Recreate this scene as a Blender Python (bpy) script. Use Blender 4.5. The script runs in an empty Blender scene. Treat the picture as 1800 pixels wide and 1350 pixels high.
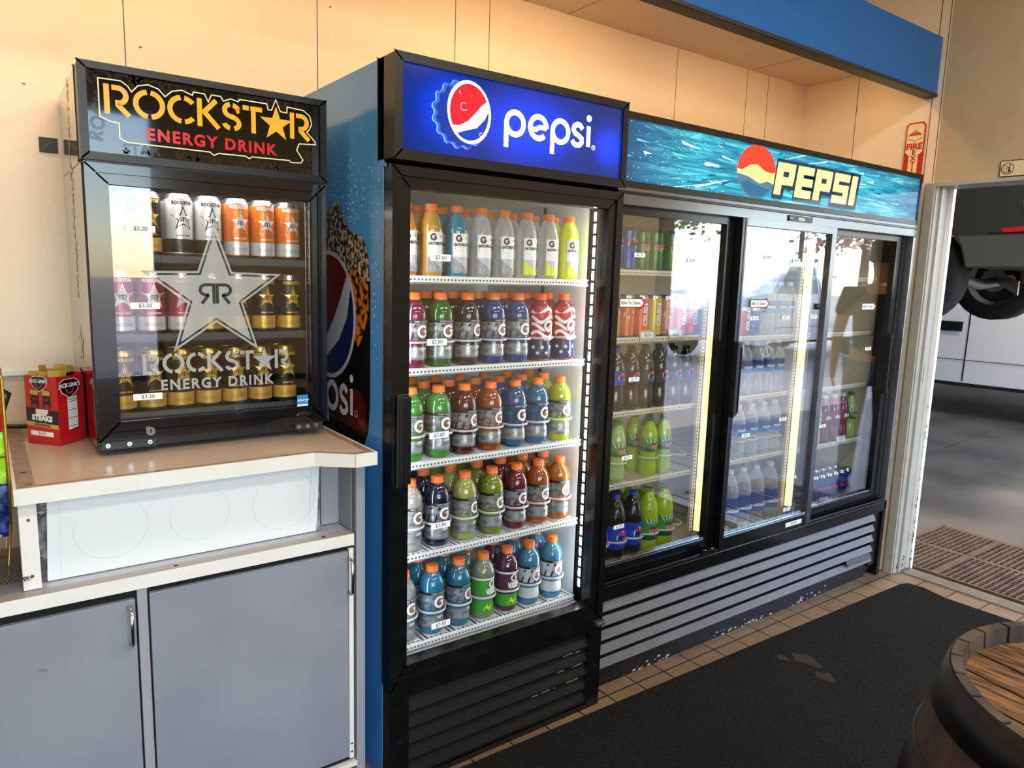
import bpy, math, random
from math import sin, cos, pi, radians
from mathutils import Vector, Matrix

random.seed(7)
scene = bpy.context.scene
COL = scene.collection

# ------------------------------------------------------------------ camera
def camera_axes(yaw, pitch, roll):
    ca, sa = cos(yaw), sin(yaw)
    fwd = Vector((ca * cos(pitch), sa * cos(pitch), sin(pitch)))
    right = Vector((sa, -ca, 0.0))
    up = right.cross(fwd)
    r2 = right * cos(roll) + up * sin(roll)
    u2 = -right * sin(roll) + up * cos(roll)
    return r2, u2, fwd
r_, u_, f_ = camera_axes(radians(53.77258), radians(-8.60295), radians(1.72077))
cam_data = bpy.data.cameras.new('camera')
cam_data.sensor_fit = 'HORIZONTAL'
cam_data.sensor_width = 36.0
cam_data.lens = 1274.475 / 1800.0 * 36.0
cam_data.clip_start = 0.02
cam_data.clip_end = 500
cam = bpy.data.objects.new('camera', cam_data)
COL.objects.link(cam)
cam.matrix_world = Matrix(((r_.x, u_.x, -f_.x, 0.0), (r_.y, u_.y, -f_.y, 0.0), (r_.z, u_.z, -f_.z, 1.47), (0, 0, 0, 1)))
scene.camera = cam

# ------------------------------------------------------------------ view, sky, sun, lamps
scene.view_settings.view_transform = 'Standard'
scene.view_settings.look = 'None'
scene.view_settings.gamma = 1.0
scene.view_settings.use_curve_mapping = False
scene.view_settings.exposure = 0.22
scene.cycles.use_denoising = True
scene.cycles.max_bounces = 8
scene.cycles.transparent_max_bounces = 16
scene.cycles.sample_clamp_indirect = 6.0
scene.cycles.caustics_reflective = False
scene.cycles.caustics_refractive = False

world = bpy.data.worlds.new('sky')
scene.world = world
world.use_nodes = True
wn = world.node_tree
for n in list(wn.nodes): wn.nodes.remove(n)
sky = wn.nodes.new('ShaderNodeTexSky')
sky.sky_type = 'NISHITA'
sky.sun_disc = False
sky.sun_elevation = radians(48)
sky.sun_rotation = radians(200)
sky.air_density = 1.0
sky.dust_density = 0.4
bgn = wn.nodes.new('ShaderNodeBackground')
bgn.inputs['Strength'].default_value = 1.1
won = wn.nodes.new('ShaderNodeOutputWorld')
wn.links.new(sky.outputs[0], bgn.inputs[0])
wn.links.new(bgn.outputs[0], won.inputs[0])

def lamp(name, kind, loc, energy, color=(1, 1, 1), size=(1, 1), aim=None, **kw):
    d = bpy.data.lights.new(name, kind)
    d.energy = energy
    d.color = color
    if kind == 'AREA':
        d.shape = 'RECTANGLE'; d.size = size[0]; d.size_y = size[1]
    for k, v in kw.items():
        if k == 'portal': d.cycles.is_portal = v
        else: setattr(d, k, v)
    o = bpy.data.objects.new(name, d)
    COL.objects.link(o)
    o.location = loc
    if aim is not None:
        v = Vector(aim)
        o.rotation_euler = v.to_track_quat('-Z', 'Y').to_euler()
    return o
lamp('sun', 'SUN', (0, 0, 20), 9.0, (1.0, 0.93, 0.82), aim=(0.45, -0.62, -0.62), angle=0.01)
# daylight portals in the big openings of the shop
lamp('front_window_portal', 'AREA', (-0.6, -3.62, 1.6), 1, size=(3.9, 2.5), aim=(0, 1, 0), portal=True)
lamp('doorway_portal', 'AREA', (3.9, 0.9, 1.0), 1, size=(1.6, 1.9), aim=(-1, 0, 0), portal=True)
# fluorescent fittings on the shop ceiling (their bodies are built below)
CEILING_LAMPS = [(0.6, 0.0), (2.6, 0.0), (0.6, -2.0), (2.6, -2.0)]
for i, (x, y) in enumerate(CEILING_LAMPS):
    lamp('ceiling_fluorescent', 'AREA', (x, y, 3.20), 26, (1.0, 0.93, 0.80), (1.15, 0.30), aim=(0, 0, -1))
# two strip lamps tucked under the soffit, washing the wall over the coolers
for x, e in ((0.3, 5.5), (1.7, 6.5), (3.0, 3.4)):
    lamp('soffit_strip_lamp', 'AREA', (x, 1.95, 2.515), e, (1.0, 0.62, 0.30), (1.1, 0.08), aim=(0, 0.35, -1))
# garage bay lamp
lamp('garage_bay_lamp', 'AREA', (6.8, 1.6, 4.3), 230, (1.0, 0.93, 0.84), (2.0, 0.5), aim=(0, 0, -1))
# the coolers' own lamps
lamp('single_cooler_led', 'AREA', (1.600, 1.765, 1.05), 2.1, (0.90, 0.97, 1.0), (0.02, 1.25), aim=(-1, 0.55, 0))
lamp('single_cooler_led', 'AREA', (0.900, 1.765, 1.05), 1.5, (0.90, 0.97, 1.0), (0.02, 1.25), aim=(1, 0.55, 0))
lamp('counter_cooler_lamp', 'AREA', (0.49, 2.02, 1.672), 1.5, (1.0, 0.97, 0.9), (0.4, 0.03), aim=(0, 0.2, -1))

# ------------------------------------------------------------------ materials
def lin(c):
    if isinstance(c, str):
        c = c.lstrip('#'); c = tuple(int(c[i:i + 2], 16) / 255 for i in (0, 2, 4))
    return tuple((v / 12.92 if v <= 0.04045 else ((v + 0.055) / 1.055) ** 2.4) for v in c)
MATS = {}
def mat(name, color='#808080', rough=0.5, metal=0.0, emit=None, es=1.0, coat=0.0, noise=None, bump=None, spec=0.5, alpha=1.0, trans=0.0, ior=1.45):
    if name in MATS: return MATS[name]
    m = bpy.data.materials.new(name); m.use_nodes = True
    nt = m.node_tree; b = nt.nodes['Principled BSDF']
    c = lin(color) + (1,)
    b.inputs['Base Color'].default_value = c
    b.inputs['Roughness'].default_value = rough
    b.inputs['Metallic'].default_value = metal
    b.inputs['Coat Weight'].default_value = coat
    b.inputs['Coat Roughness'].default_value = 0.03
    b.inputs['Specular IOR Level'].default_value = spec
    b.inputs['Alpha'].default_value = alpha
    b.inputs['Transmission Weight'].default_value = trans
    b.inputs['IOR'].default_value = ior
    if emit is not None:
        b.inputs['Emission Color'].default_value = lin(emit) + (1,)
        b.inputs['Emission Strength'].default_value = es
    if noise:   # (scale, colour b, contrast low, contrast high)
        tc = nt.nodes.new('ShaderNodeTexCoord')
        nz = nt.nodes.new('ShaderNodeTexNoise'); nz.inputs['Scale'].default_value = noise[0]; nz.inputs['Detail'].default_value = 6
        rp = nt.nodes.new('ShaderNodeValToRGB')
        rp.color_ramp.elements[0].position = noise[2]; rp.color_ramp.elements[1].position = noise[3]
        rp.color_ramp.elements[0].color = c; rp.color_ramp.elements[1].color = lin(noise[1]) + (1,)
        if len(noise) > 4:
            mp = nt.nodes.new('ShaderNodeMapping'); mp.inputs['Scale'].default_value = noise[4]
            nt.links.new(tc.outputs['Object'], mp.inputs[0]); nt.links.new(mp.outputs[0], nz.inputs[0])
        else:
            nt.links.new(tc.outputs['Object'], nz.inputs[0])
        nt.links.new(nz.outputs['Fac'], rp.inputs[0]); nt.links.new(rp.outputs[0], b.inputs['Base Color'])
    if bump:    # (scale, strength)
        tc = nt.nodes.new('ShaderNodeTexCoord')
        nz = nt.nodes.new('ShaderNodeTexNoise'); nz.inputs['Scale'].default_value = bump[0]; nz.inputs['Detail'].default_value = 4
        bp = nt.nodes.new('ShaderNodeBump'); bp.inputs['Strength'].default_value = bump[1]; bp.inputs['Distance'].default_value = 0.01
        nt.links.new(tc.outputs['Object'], nz.inputs[0]); nt.links.new(nz.outputs['Fac'], bp.inputs['Height'])
        nt.links.new(bp.outputs[0], b.inputs['Normal'])
    MATS[name] = m
    return m

def glass_pane(name, ior=1.6, tint='#ffffff', rough=0.0):
    """thin window glass: clear seen straight on, mirroring at a glancing angle"""
    if name in MATS: return MATS[name]
    m = bpy.data.materials.new(name); m.use_nodes = True
    nt = m.node_tree
    for n in list(nt.nodes): nt.nodes.remove(n)
    out = nt.nodes.new('ShaderNodeOutputMaterial'); mix = nt.nodes.new('ShaderNodeMixShader')
    tr = nt.nodes.new('ShaderNodeBsdfTransparent'); tr.inputs[0].default_value = lin(tint) + (1,)
    gl = nt.nodes.new('ShaderNodeBsdfGlossy'); gl.inputs['Roughness'].default_value = rough
    fr = nt.nodes.new('ShaderNodeFresnel'); geo = nt.nodes.new('ShaderNodeNewGeometry'); sel = nt.nodes.new('ShaderNodeMapRange')
    sel.inputs['To Min'].default_value = ior; sel.inputs['To Max'].default_value = 1.0 / ior   # same mirror strength on both faces of the pane
    nt.links.new(geo.outputs['Backfacing'], sel.inputs[0]); nt.links.new(sel.outputs[0], fr.inputs['IOR'])
    nt.links.new(fr.outputs[0], mix.inputs[0]); nt.links.new(tr.outputs[0], mix.inputs[1]); nt.links.new(gl.outputs[0], mix.inputs[2])
    nt.links.new(mix.outputs[0], out.inputs[0])
    MATS[name] = m
    return m

def clear_plastic(name, color='#ffffff', opacity=0.3, rough=0.08):
    if name in MATS: return MATS[name]
    m = bpy.data.materials.new(name); m.use_nodes = True
    nt = m.node_tree; b = nt.nodes['Principled BSDF']
    b.inputs['Base Color'].default_value = lin(color) + (1,); b.inputs['Roughness'].default_value = rough
    b.inputs['Specular IOR Level'].default_value = 0.8
    out = nt.nodes['Material Output']
    mix = nt.nodes.new('ShaderNodeMixShader'); tr = nt.nodes.new('ShaderNodeBsdfTransparent')
    lw = nt.nodes.new('ShaderNodeLayerWeight'); lw.inputs[0].default_value = 0.35
    mr = nt.nodes.new('ShaderNodeMapRange'); mr.inputs['To Min'].default_value = opacity; mr.inputs['To Max'].default_value = min(1, opacity + 0.55)
    nt.links.new(lw.outputs['Facing'], mr.inputs[0]); nt.links.new(mr.outputs[0], mix.inputs[0])
    nt.links.new(tr.outputs[0], mix.inputs[1]); nt.links.new(b.outputs[0], mix.inputs[2]); nt.links.new(mix.outputs[0], out.inputs[0])
    MATS[name] = m
    return m

# ------------------------------------------------------------------ mesh building
class MB:
    def __init__(s): s.v = []; s.f = []; s.m = []; s.sm = []; s.mats = []
    def mi(s, m):
        if m not in s.mats: s.mats.append(m)
        return s.mats.index(m)
    def add(s, v, f, m, smooth=False):
        o = len(s.v); s.v += [tuple(p) for p in v]; k = s.mi(m)
        for q in f: s.f.append([i + o for i in q]); s.m.append(k); s.sm.append(smooth)
        return s
    def box(s, x0, x1, y0, y1, z0, z1, m):
        v = [(x, y, z) for x in (x0, x1) for y in (y0, y1) for z in (z0, z1)]
        return s.add(v, [(0, 1, 3, 2), (4, 6, 7, 5), (0, 4, 5, 1), (2, 3, 7, 6), (0, 2, 6, 4), (1, 5, 7, 3)], m)
    def prism(s, pts, fn, a, b, m, smooth=False):
        """polygon pts (u,v) carried by fn(u,v,w) from w=a to w=b"""
        n = len(pts); v = [fn(u, w_, a) for u, w_ in pts] + [fn(u, w_, b) for u, w_ in pts]
        s.add(v, [tuple(range(n))[::-1], tuple(range(n, 2 * n))], m)
        return s.add(v, [(i, (i + 1) % n, n + (i + 1) % n, n + i) for i in range(n)], m, smooth)
    def lathe(s, prof, m, n=24, c=(0, 0, 0), smooth=True, a0=0, a1=2 * pi, sx=1, sy=1, caps=True):
        full = abs(a1 - a0 - 2 * pi) < 1e-6; k = n if full else n + 1
        v = []
        for r, z in prof:
            for i in range(k):
                a = a0 + (a1 - a0) * i / n
                v.append((c[0] + r * cos(a) * sx, c[1] + r * sin(a) * sy, c[2] + z))
        f = []
        for j in range(len(prof) - 1):
            for i in range(k if full else n):
                i2 = (i + 1) % k
                f.append((j * k + i, j * k + i2, (j + 1) * k + i2, (j + 1) * k + i))
        s.add(v, f, m, smooth)
        if caps and full:
            if prof[0][0] > 1e-5: s.add(v[:k], [tuple(range(k))[::-1]], m)
            if prof[-1][0] > 1e-5: s.add(v[-k:], [tuple(range(k))], m)
        return s
    def tube(s, pts, r, m, n=8, closed=False):
        pts = [Vector(p) for p in pts]; v = []; N = len(pts); up = None
        for i, p in enumerate(pts):
            a = pts[(i - 1) % N] if (i or closed) else p; b = pts[(i + 1) % N] if (i < N - 1 or closed) else p
            t = (b - a).normalized()
            if up is None: up = t.orthogonal().normalized()
            up = (up - t * up.dot(t)).normalized(); w = t.cross(up)
            for k in range(n):
                an = 2 * pi * k / n; v.append(p + (up * cos(an) + w * sin(an)) * r)
        f = []
        for i in range(N if closed else N - 1):
            j = (i + 1) % N
            for k in range(n): f.append((i * n + k, i * n + (k + 1) % n, j * n + (k + 1) % n, j * n + k))
        if not closed: f += [tuple(range(n))[::-1], tuple(range((N - 1) * n, N * n))]
        return s.add(v, f, m, True)
    def poly(s, pts, fn, m, w=0.0):
        return s.add([fn(u, v, w) for u, v in pts], [tuple(range(len(pts)))], m)
    def stroke(s, pts, width, fn, m, w=0.0, closed=False, slab=0.0):
        """flat ribbon of constant width along pts"""
        P = [Vector(p) for p in pts]; N = len(P); L = []; R = []
        for i in range(N):
            a = P[(i - 1) % N] if (i or closed) else None; b = P[(i + 1) % N] if (i < N - 1 or closed) else None
            d1 = (P[i] - a).normalized() if a is not None and (P[i] - a).length > 1e-9 else None
            d2 = (b - P[i]).normalized() if b is not None and (b - P[i]).length > 1e-9 else None
            if d1 is None: d1 = d2
            if d2 is None: d2 = d1
            n1 = Vector((-d1.y, d1.x)); n2 = Vector((-d2.y, d2.x)); n = (n1 + n2)
            n = n.normalized() if n.length > 1e-6 else n1
            k = min(2.0, 1 / max(0.4, n.dot(n1))); n = n * (width / 2 * k)
            L.append(P[i] + n); R.append(P[i] - n)
        v = [fn(p.x, p.y, w) for p in L] + [fn(p.x, p.y, w) for p in R]
        f = [(i, N + i, N + (i + 1) % N, (i + 1) % N) for i in range(N if closed else N - 1)]
        return s.add(v, f, m)
    def text(s, body, size, fn, m, u=0.0, v=0.0, w=0.0, bold=0.0, shear=0.0, spacing=1.0, align='CENTER', sx=1.0, rot=0.0, mirror=False):
        vs, fs = text_geo(body, bold / size, shear, spacing, align)
        c, sn = cos(rot), sin(rot); out = []
        for a, b in vs:
            a *= size * sx * (-1 if mirror else 1); b *= size
            out.append(fn(u + a * c - b * sn, v + a * sn + b * c, w))
        return s.add(out, fs, m)
    def build(s, name, parent=None, world=True, loc=None, bevel=0.0):
        me = bpy.data.meshes.new(name); me.from_pydata(s.v, [], s.f)
        for m in s.mats: me.materials.append(m)
        me.polygons.foreach_set('material_index', s.m); me.polygons.foreach_set('use_smooth', s.sm)
        me.update()
        o = bpy.data.objects.new(name, me); COL.objects.link(o)
        if parent is not None:
            o.parent = parent
            if world:
                q = parent; t = Vector((0, 0, 0))
                while q is not None: t += Vector(q.location); q = q.parent
                o.location = -t
        if loc is not None:
            o.location = loc
        if bevel:
            b = o.modifiers.new('bevel', 'BEVEL'); b.width = bevel; b.segments = 2; b.limit_method = 'ANGLE'; b.angle_limit = radians(40)
            b.harden_normals = False
        return o

_tc = {}
def text_geo(body, bold, shear, spacing, align):
    key = (body, round(bold, 4), shear, spacing, align)
    if key in _tc: return _tc[key]
    c = bpy.data.curves.new('lettering', 'FONT')
    c.body = body; c.size = 1.0; c.offset = bold; c.shear = shear; c.space_character = spacing
    c.align_x = align; c.align_y = 'CENTER'; c.resolution_u = 3
    o = bpy.data.objects.new('lettering', c)
    me = o.to_mesh()
    vs = [(v.co.x, v.co.y) for v in me.vertices]; fs = [tuple(p.vertices) for p in me.polygons]
    o.to_mesh_clear(); bpy.data.objects.remove(o); bpy.data.curves.remove(c)
    _tc[key] = (vs, fs)
    return _tc[key]

def front(x0, y0, z0):          # artwork plane that faces the shopper (-y)
    return lambda u, v, w=0.0: (x0 + u, y0 - w, z0 + v)
def side(x0, y0, z0):           # artwork plane that faces -x; u runs from the wall to the front
    return lambda u, v, w=0.0: (x0 - w, y0 - u, z0 + v)
def wrap(r):                    # round a bottle or can, u=0 at the front
    return lambda u, v, w=0.0: ((r + w) * sin(u / r), -(r + w) * cos(u / r), v)
def turned(fn, du):             # rotate a wrapped artwork by du metres of circumference
    return lambda u, v, w=0.0: fn(u + du, v, w)
def arc(cx, cy, r, a0, a1, n=16, ry=None):
    ry = r if ry is None else ry
    return [(cx + r * cos(radians(a0 + (a1 - a0) * i / n)), cy + ry * sin(radians(a0 + (a1 - a0) * i / n))) for i in range(n + 1)]
def star_pts(cx, cy, R, r=None, rot=90, sx=1.0):
    r = R * 0.4 if r is None else r
    return [(cx + sx * (R if i % 2 == 0 else r) * cos(radians(rot + 36 * i)), cy + (R if i % 2 == 0 else r) * sin(radians(rot + 36 * i))) for i in range(10)]

def empty(name, loc, label=None, cat=None, group=None, rz=0.0):
    o = bpy.data.objects.new(name, None); COL.objects.link(o); o.location = loc; o.rotation_euler = (0, 0, rz)
    o.empty_display_size = 0.05
    return tag(o, label, cat, group)
def tag(o, label=None, cat=None, group=None, kind=None):
    if label: o['label'] = label
    if cat: o['category'] = cat
    if group: o['group'] = group
    if kind: o['kind'] = kind
    return o
KIDS = {}
def copy_tree(o, parent=None):
    c = o.copy(); COL.objects.link(c)
    if parent is not None: c.parent = parent
    for ch in [x for x in o.children]: copy_tree(ch, c)
    return c

# ------------------------------------------------------------------ shared materials
WALLP = mat('cream_wall_paint', '#efdcc0', 0.38, bump=(60, 0.10), noise=(3.0, '#ecd6b6', 0.35, 0.7))
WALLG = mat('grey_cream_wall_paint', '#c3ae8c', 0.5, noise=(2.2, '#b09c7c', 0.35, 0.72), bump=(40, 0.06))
SEAM = mat('dark_panel_seam', '#5a4a36', 0.8)
CEILP = mat('ceiling_paint', '#e2d3b3', 0.6)
FASCIA = mat('blue_fascia_paint', '#1c64b0', 0.30, bump=(160, 0.12))
BRONZE = mat('dark_edge_trim', '#33302e', 0.4)
BLACK = mat('black_enamel', '#0b0b0d', 0.22, spec=0.6, noise=(30, '#121214', 0.4, 0.7))
BLACKP = mat('black_plastic', '#101012', 0.32, bump=(300, 0.03))
GAP = mat('dark_gap', '#050506', 0.8)
CHROME = mat('chrome', '#d8d8da', 0.12, 1.0)
STEEL = mat('brushed_steel', '#a9abae', 0.30, 0.9)
WHITEL = mat('white_cooler_liner', '#e9edee', 0.35)
BEIGEL = mat('beige_cooler_liner', '#d9d2be', 0.4)
WIRE = mat('white_shelf_wire', '#eef2f2', 0.35)
WIREB = mat('cream_shelf_wire', '#e8e0c8', 0.35)
DASH = mat('shelf_lip_slot', '#3b4448', 0.7)
PANE = glass_pane('cooler_door_glass', 1.75)
PANE2 = glass_pane('sliding_door_glass', 2.3)
WPANE = glass_pane('shop_window_glass', 1.45)
PAPER = mat('white_sticker', '#f4f4f2', 0.5)
INK = mat('black_print', '#17171a', 0.5)
INKG = mat('grey_print', '#56565c', 0.5)
WHITE = mat('white_print', '#f2f3f4', 0.4)
LAMWHITE = mat('white_laminate', '#e8e4de', 0.35, noise=(9, '#e0dbd3', 0.4, 0.8))
LAMTOP = mat('beige_laminate_top', '#c9b7a4', 0.22, noise=(5, '#bfab97', 0.35, 0.75))
GREYLAM = mat('grey_laminate', '#8b8e96', 0.34, noise=(4, '#83868f', 0.4, 0.7))
GREYFR = mat('grey_frame_laminate', '#9a9aa0', 0.35)
GLOSSW = mat('white_gloss_sheet', '#e6ebee', 0.12, coat=0.5)
TRIMW = mat('white_door_paint', '#aca79c', 0.4, noise=(14, '#a19b8f', 0.42, 0.75))
LEDW = mat('led_white', '#ffffff', 0.5, emit='#eef6ff', es=14)
TUBE = mat('warm_tube_glow', '#fff2c8', 0.5, emit='#ffe9a0', es=1.5)
DIFF = mat('ceiling_lamp_diffuser', '#ffffff', 0.5, emit='#fff3dc', es=4.0)

# ------------------------------------------------------------------ the room
XR, YB, ZC = 3.72, 2.45, 3.30       # side wall, back wall, ceiling
w = MB(); w.box(-3.0, XR + 0.14, YB, YB + 0.14, 0, ZC, WALLP)
for sx_ in (-0.62, -0.15, 0.38, 0.954, 1.485, 1.637, 2.694, 3.219, 3.395):
    w.box(sx_ - 0.0013, sx_ + 0.0013, YB - 0.0008, YB, 0.0, ZC, SEAM)
for (nx, nz) in ((-0.1, 2.0), (0.42, 2.09), (0.55, 1.98), (1.0, 2.33), (0.13, 1.94)):
    w.lathe([(0.0045, -0.0006), (0.0045, 0.0006)], SEAM, 8, (nx, YB - 0.0006, nz))
tag(w.build('wall_back'), kind='structure')
# side wall with the doorway to the garage and a shop window further along
DW0, DW1, DZ = 0.10, 1.715, 1.955
w = MB()
w.box(XR, XR + 0.14, DW1, YB, 0, ZC, WALLP)
w.box(XR, XR + 0.14, -3.6, DW1, DZ, ZC, WALLG)
w.box(XR, XR + 0.14, -3.6, DW0, 0, DZ, WALLG)
for yy in (2.139,):
    w.box(XR - 0.0008, XR, yy - 0.0015, yy + 0.0015, 0, ZC, SEAM)
for yy, z1 in ((1.765, ZC), (1.722, ZC)):
    w.box(XR - 0.0010, XR, yy - 0.0016, yy + 0.0016, DZ + 0.01, z1, SEAM)
tag(w.build('wall_right'), kind='structure')
w = MB(); w.box(-3.14, -3.0, -3.6, YB + 0.14, 0, ZC, WALLP); tag(w.build('wall_left'), kind='structure')
w = MB()
w.box(-3.0, XR + 0.14, -3.74, -3.6, 0, 0.35, WALLG); w.box(-3.0, XR + 0.14, -3.74, -3.6, 2.85, ZC, WALLG)
w.box(-3.0, -2.6, -3.74, -3.6, 0.35, 2.85, WALLG); w.box(1.4, XR + 0.14, -3.74, -3.6, 0.35, 2.85, WALLG)
tag(w.build('wall_front'), kind='structure')
w = MB(); w.box(-3.14, XR + 0.14, -3.74, YB + 0.14, ZC, ZC + 0.12, CEILP); tag(w.build('ceiling'), kind='structure')
# shop windows
def window(name, axis, a0, a1, pos, z0, z1, n):
    fr = MB(); t = 0.03
    def bx(p0, p1, zz0, zz1):
        if axis == 'x': fr.box(p0, p1, pos - t, pos + t, zz0, zz1, STEEL)
        else: fr.box(pos - t, pos + t, p0, p1, zz0, zz1, STEEL)
    bx(a0, a1, z0, z0 + 0.06); bx(a0, a1, z1 - 0.06, z1)
    for i in range(n + 1):
        p = a0 + (a1 - a0 - 0.06) * i / n
        bx(p, p + 0.06, z0 + 0.06, z1 - 0.06)
    o = tag(fr.build(name), kind='structure')
    g = MB()
    if axis == 'x': g.box(a0 + 0.03, a1 - 0.03, pos - 0.003, pos + 0.003, z0 + 0.03, z1 - 0.03, WPANE)
    else: g.box(pos - 0.003, pos + 0.003, a0 + 0.03, a1 - 0.03, z0 + 0.03, z1 - 0.03, WPANE)
    g.build('pane', o)
window('window_1', 'x', -2.6, 1.4, -3.67, 0.35, 2.85, 3)

# floor: brown quarry tiles laid square along the coolers
def tile_mat():
    m = bpy.data.materials.new('brown_quarry_tile'); m.use_nodes = True; nt = m.node_tree; b = nt.nodes['Principled BSDF']
    tc = nt.nodes.new('ShaderNodeTexCoord'); mp = nt.nodes.new('ShaderNodeMapping'); br = nt.nodes.new('ShaderNodeTexBrick')
    mp.inputs['Location'].default_value = (-0.0966, -0.0925, 0)
    br.offset = 0.0; br.squash = 1.0
    br.inputs['Color1'].default_value = lin('#8f755c') + (1,); br.inputs['Color2'].default_value = lin('#826851') + (1,)
    br.inputs['Mortar'].default_value = lin('#2e2824') + (1,)
    br.inputs['Scale'].default_value = 1.0; br.inputs['Mortar Size'].default_value = 0.0035
    br.inputs['Brick Width'].default_value = 0.1465; br.inputs['Row Height'].default_value = 0.1465
    nz = nt.nodes.new('ShaderNodeTexNoise'); nz.inputs['Scale'].default_value = 14; nz.inputs['Detail'].default_value = 5
    mx = nt.nodes.new('ShaderNodeMixRGB'); mx.blend_type = 'MULTIPLY'; mx.inputs[0].default_value = 0.35
    nt.links.new(tc.outputs['Object'], mp.inputs[0]); nt.links.new(mp.outputs[0], br.inputs[0])
    nt.links.new(tc.outputs['Object'], nz.inputs[0])
    nt.links.new(br.outputs['Color'], mx.inputs[1]); nt.links.new(nz.outputs['Fac'], mx.inputs[2])
    nt.links.new(mx.outputs[0], b.inputs['Base Color']); b.inputs['Roughness'].default_value = 0.38
    bp = nt.nodes.new('ShaderNodeBump'); bp.inputs['Strength'].default_value = 0.4; bp.inputs['Distance'].default_value = 0.002; bp.invert = True
    nt.links.new(br.outputs['Fac'], bp.inputs['Height']); nt.links.new(bp.outputs[0], b.inputs['Normal'])
    return m
TILE = tile_mat()
w = MB(); w.box(-3.0, 3.77, -3.6, YB, -0.1, 0, TILE); tag(w.build('floor'), kind='structure')
CONC = mat('garage_concrete', '#6f655d', 0.45, noise=(1.6, '#4a4542', 0.35, 0.68), bump=(7, 0.08))
w = MB(); w.box(3.77, 14.2, -1.2, 8.2, -0.1, -0.001, CONC)
for (ax, ay, bx_, by_) in ((3.87, 2.6, 9.0, 3.1), (6.2, -1.2, 6.9, 8.0), (8.2, 2.0, 11.0, 4.4)):
    w.stroke([(ax, ay), (bx_, by_)], 0.006, lambda u, v, q=0: (u, v, 0.0004), SEAM)
tag(w.build('trim_1'), kind='structure')
w = MB(); w.box(3.772, 3.87, -3.5, 2.4, -0.02, 0.004, mat('worn_threshold_concrete', '#75695a', 0.5, noise=(12, '#5f5548', 0.4, 0.7))); tag(w.build('trim_2'), kind='structure')

# soffit over the coolers with its blue fascia board
w = MB(); w.box(-1.4, XR, 1.80, YB, 2.532, 2.60, WALLP)
for sx_ in (0.8, 2.02, 3.24): w.box(sx_ - 0.001, sx_ + 0.001, 1.80, YB, 2.5314, 2.532, SEAM)
tag(w.build('trim_3'), kind='structure')
w = MB(); w.box(-1.4, XR - 0.004, 1.742, 1.80, 2.372, 2.625, FASCIA); w.box(-1.4, XR - 0.004, 1.738, 1.803, 2.357, 2.372, BRONZE)
tag(w.build('trim_4', bevel=0.004), kind='structure')

# doorway lining
w = MB()
w.box(XR - 0.012, XR + 0.012, DW1 - 0.012, DW1 + 0.028, 0, DZ + 0.004, TRIMW)
w.box(XR + 0.0, XR + 0.15, DW1 - 0.018, DW1, 0, DZ, TRIMW)
w.box(XR + 0.035, XR + 0.05, DW1 - 0.030, DW1 - 0.018, 0, DZ, TRIMW)
w.box(XR + 0.128, XR + 0.155, DW1 - 0.040, DW1, 0, DZ, WHITE)
w.box(XR - 0.012, XR + 0.15, DW0, DW1 - 0.012, DZ - 0.012, DZ + 0.004, TRIMW)
w.box(XR - 0.012, XR + 0.15, DW0, DW0 + 0.02, 0, DZ, TRIMW)
for i in range(46):   # chipped paint along the bottom of the jamb
    zz = random.random() ** 1.6 * 0.9; xx = XR + 0.124 + random.uniform(-0.004, 0.006)
    w.box(xx, xx + random.uniform(0.002, 0.006), DW1 - 0.0409, DW1 - 0.0395, zz, zz + random.uniform(0.004, 0.02), SEAM)
for i in range(16):
    zz = random.random() * 0.16; xx = XR + random.uniform(0.01, 0.10)
    w.box(xx, xx + random.uniform(0.003, 0.012), DW1 - 0.0192, DW1 - 0.0179, zz, zz + random.uniform(0.004, 0.02), SEAM)
jamb = tag(w.build('door_1'), kind='structure')
w = MB(); BR = mat('brass', '#b08a3c', 0.3, 1.0)
w.box(XR + 0.052, XR + 0.078, DW1 - 0.0205, DW1 - 0.018, 0.985, 1.085, BR); w.box(XR + 0.058, XR + 0.072, DW1 - 0.0215, DW1 - 0.0204, 1.005, 1.065, GAP)
w.build('strike_plate', jamb)

# ceiling lamps (light comes from them)
LAMP_PLACE = ['over the middle of the shop, nearest the single-door cooler', 'nearest the garage doorway', 'by the front window, on the left side', 'by the front window, garage side']
for i, (x, y) in enumerate(CEILING_LAMPS):
    t = empty('ceiling_light', (x, y, ZC), 'rectangular ceiling light ' + LAMP_PLACE[i], 'ceiling light', 'shop ceiling lights')
    b = MB(); b.box(x - 0.62, x + 0.62, y - 0.18, y + 0.18, 3.235, ZC - 0.002, WHITE); b.build('housing', t)
    b = MB(); b.box(x - 0.59, x + 0.59, y - 0.15, y + 0.15, 3.222, 3.235, DIFF); b.build('diffuser', t)
# little white fitting under the soffit, right side
b = MB(); b.lathe([(0.0, -0.030), (0.035, -0.028), (0.055, -0.016), (0.062, 0.0)], mat('frosted_white', '#f4ead2', 0.4, emit='#ffe6b0', es=0.6), 20, (3.42, 1.90, 2.531))
tag(b.build('soffit_light'), 'small round white light under the soffit by the blue fascia', 'ceiling light')

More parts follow.
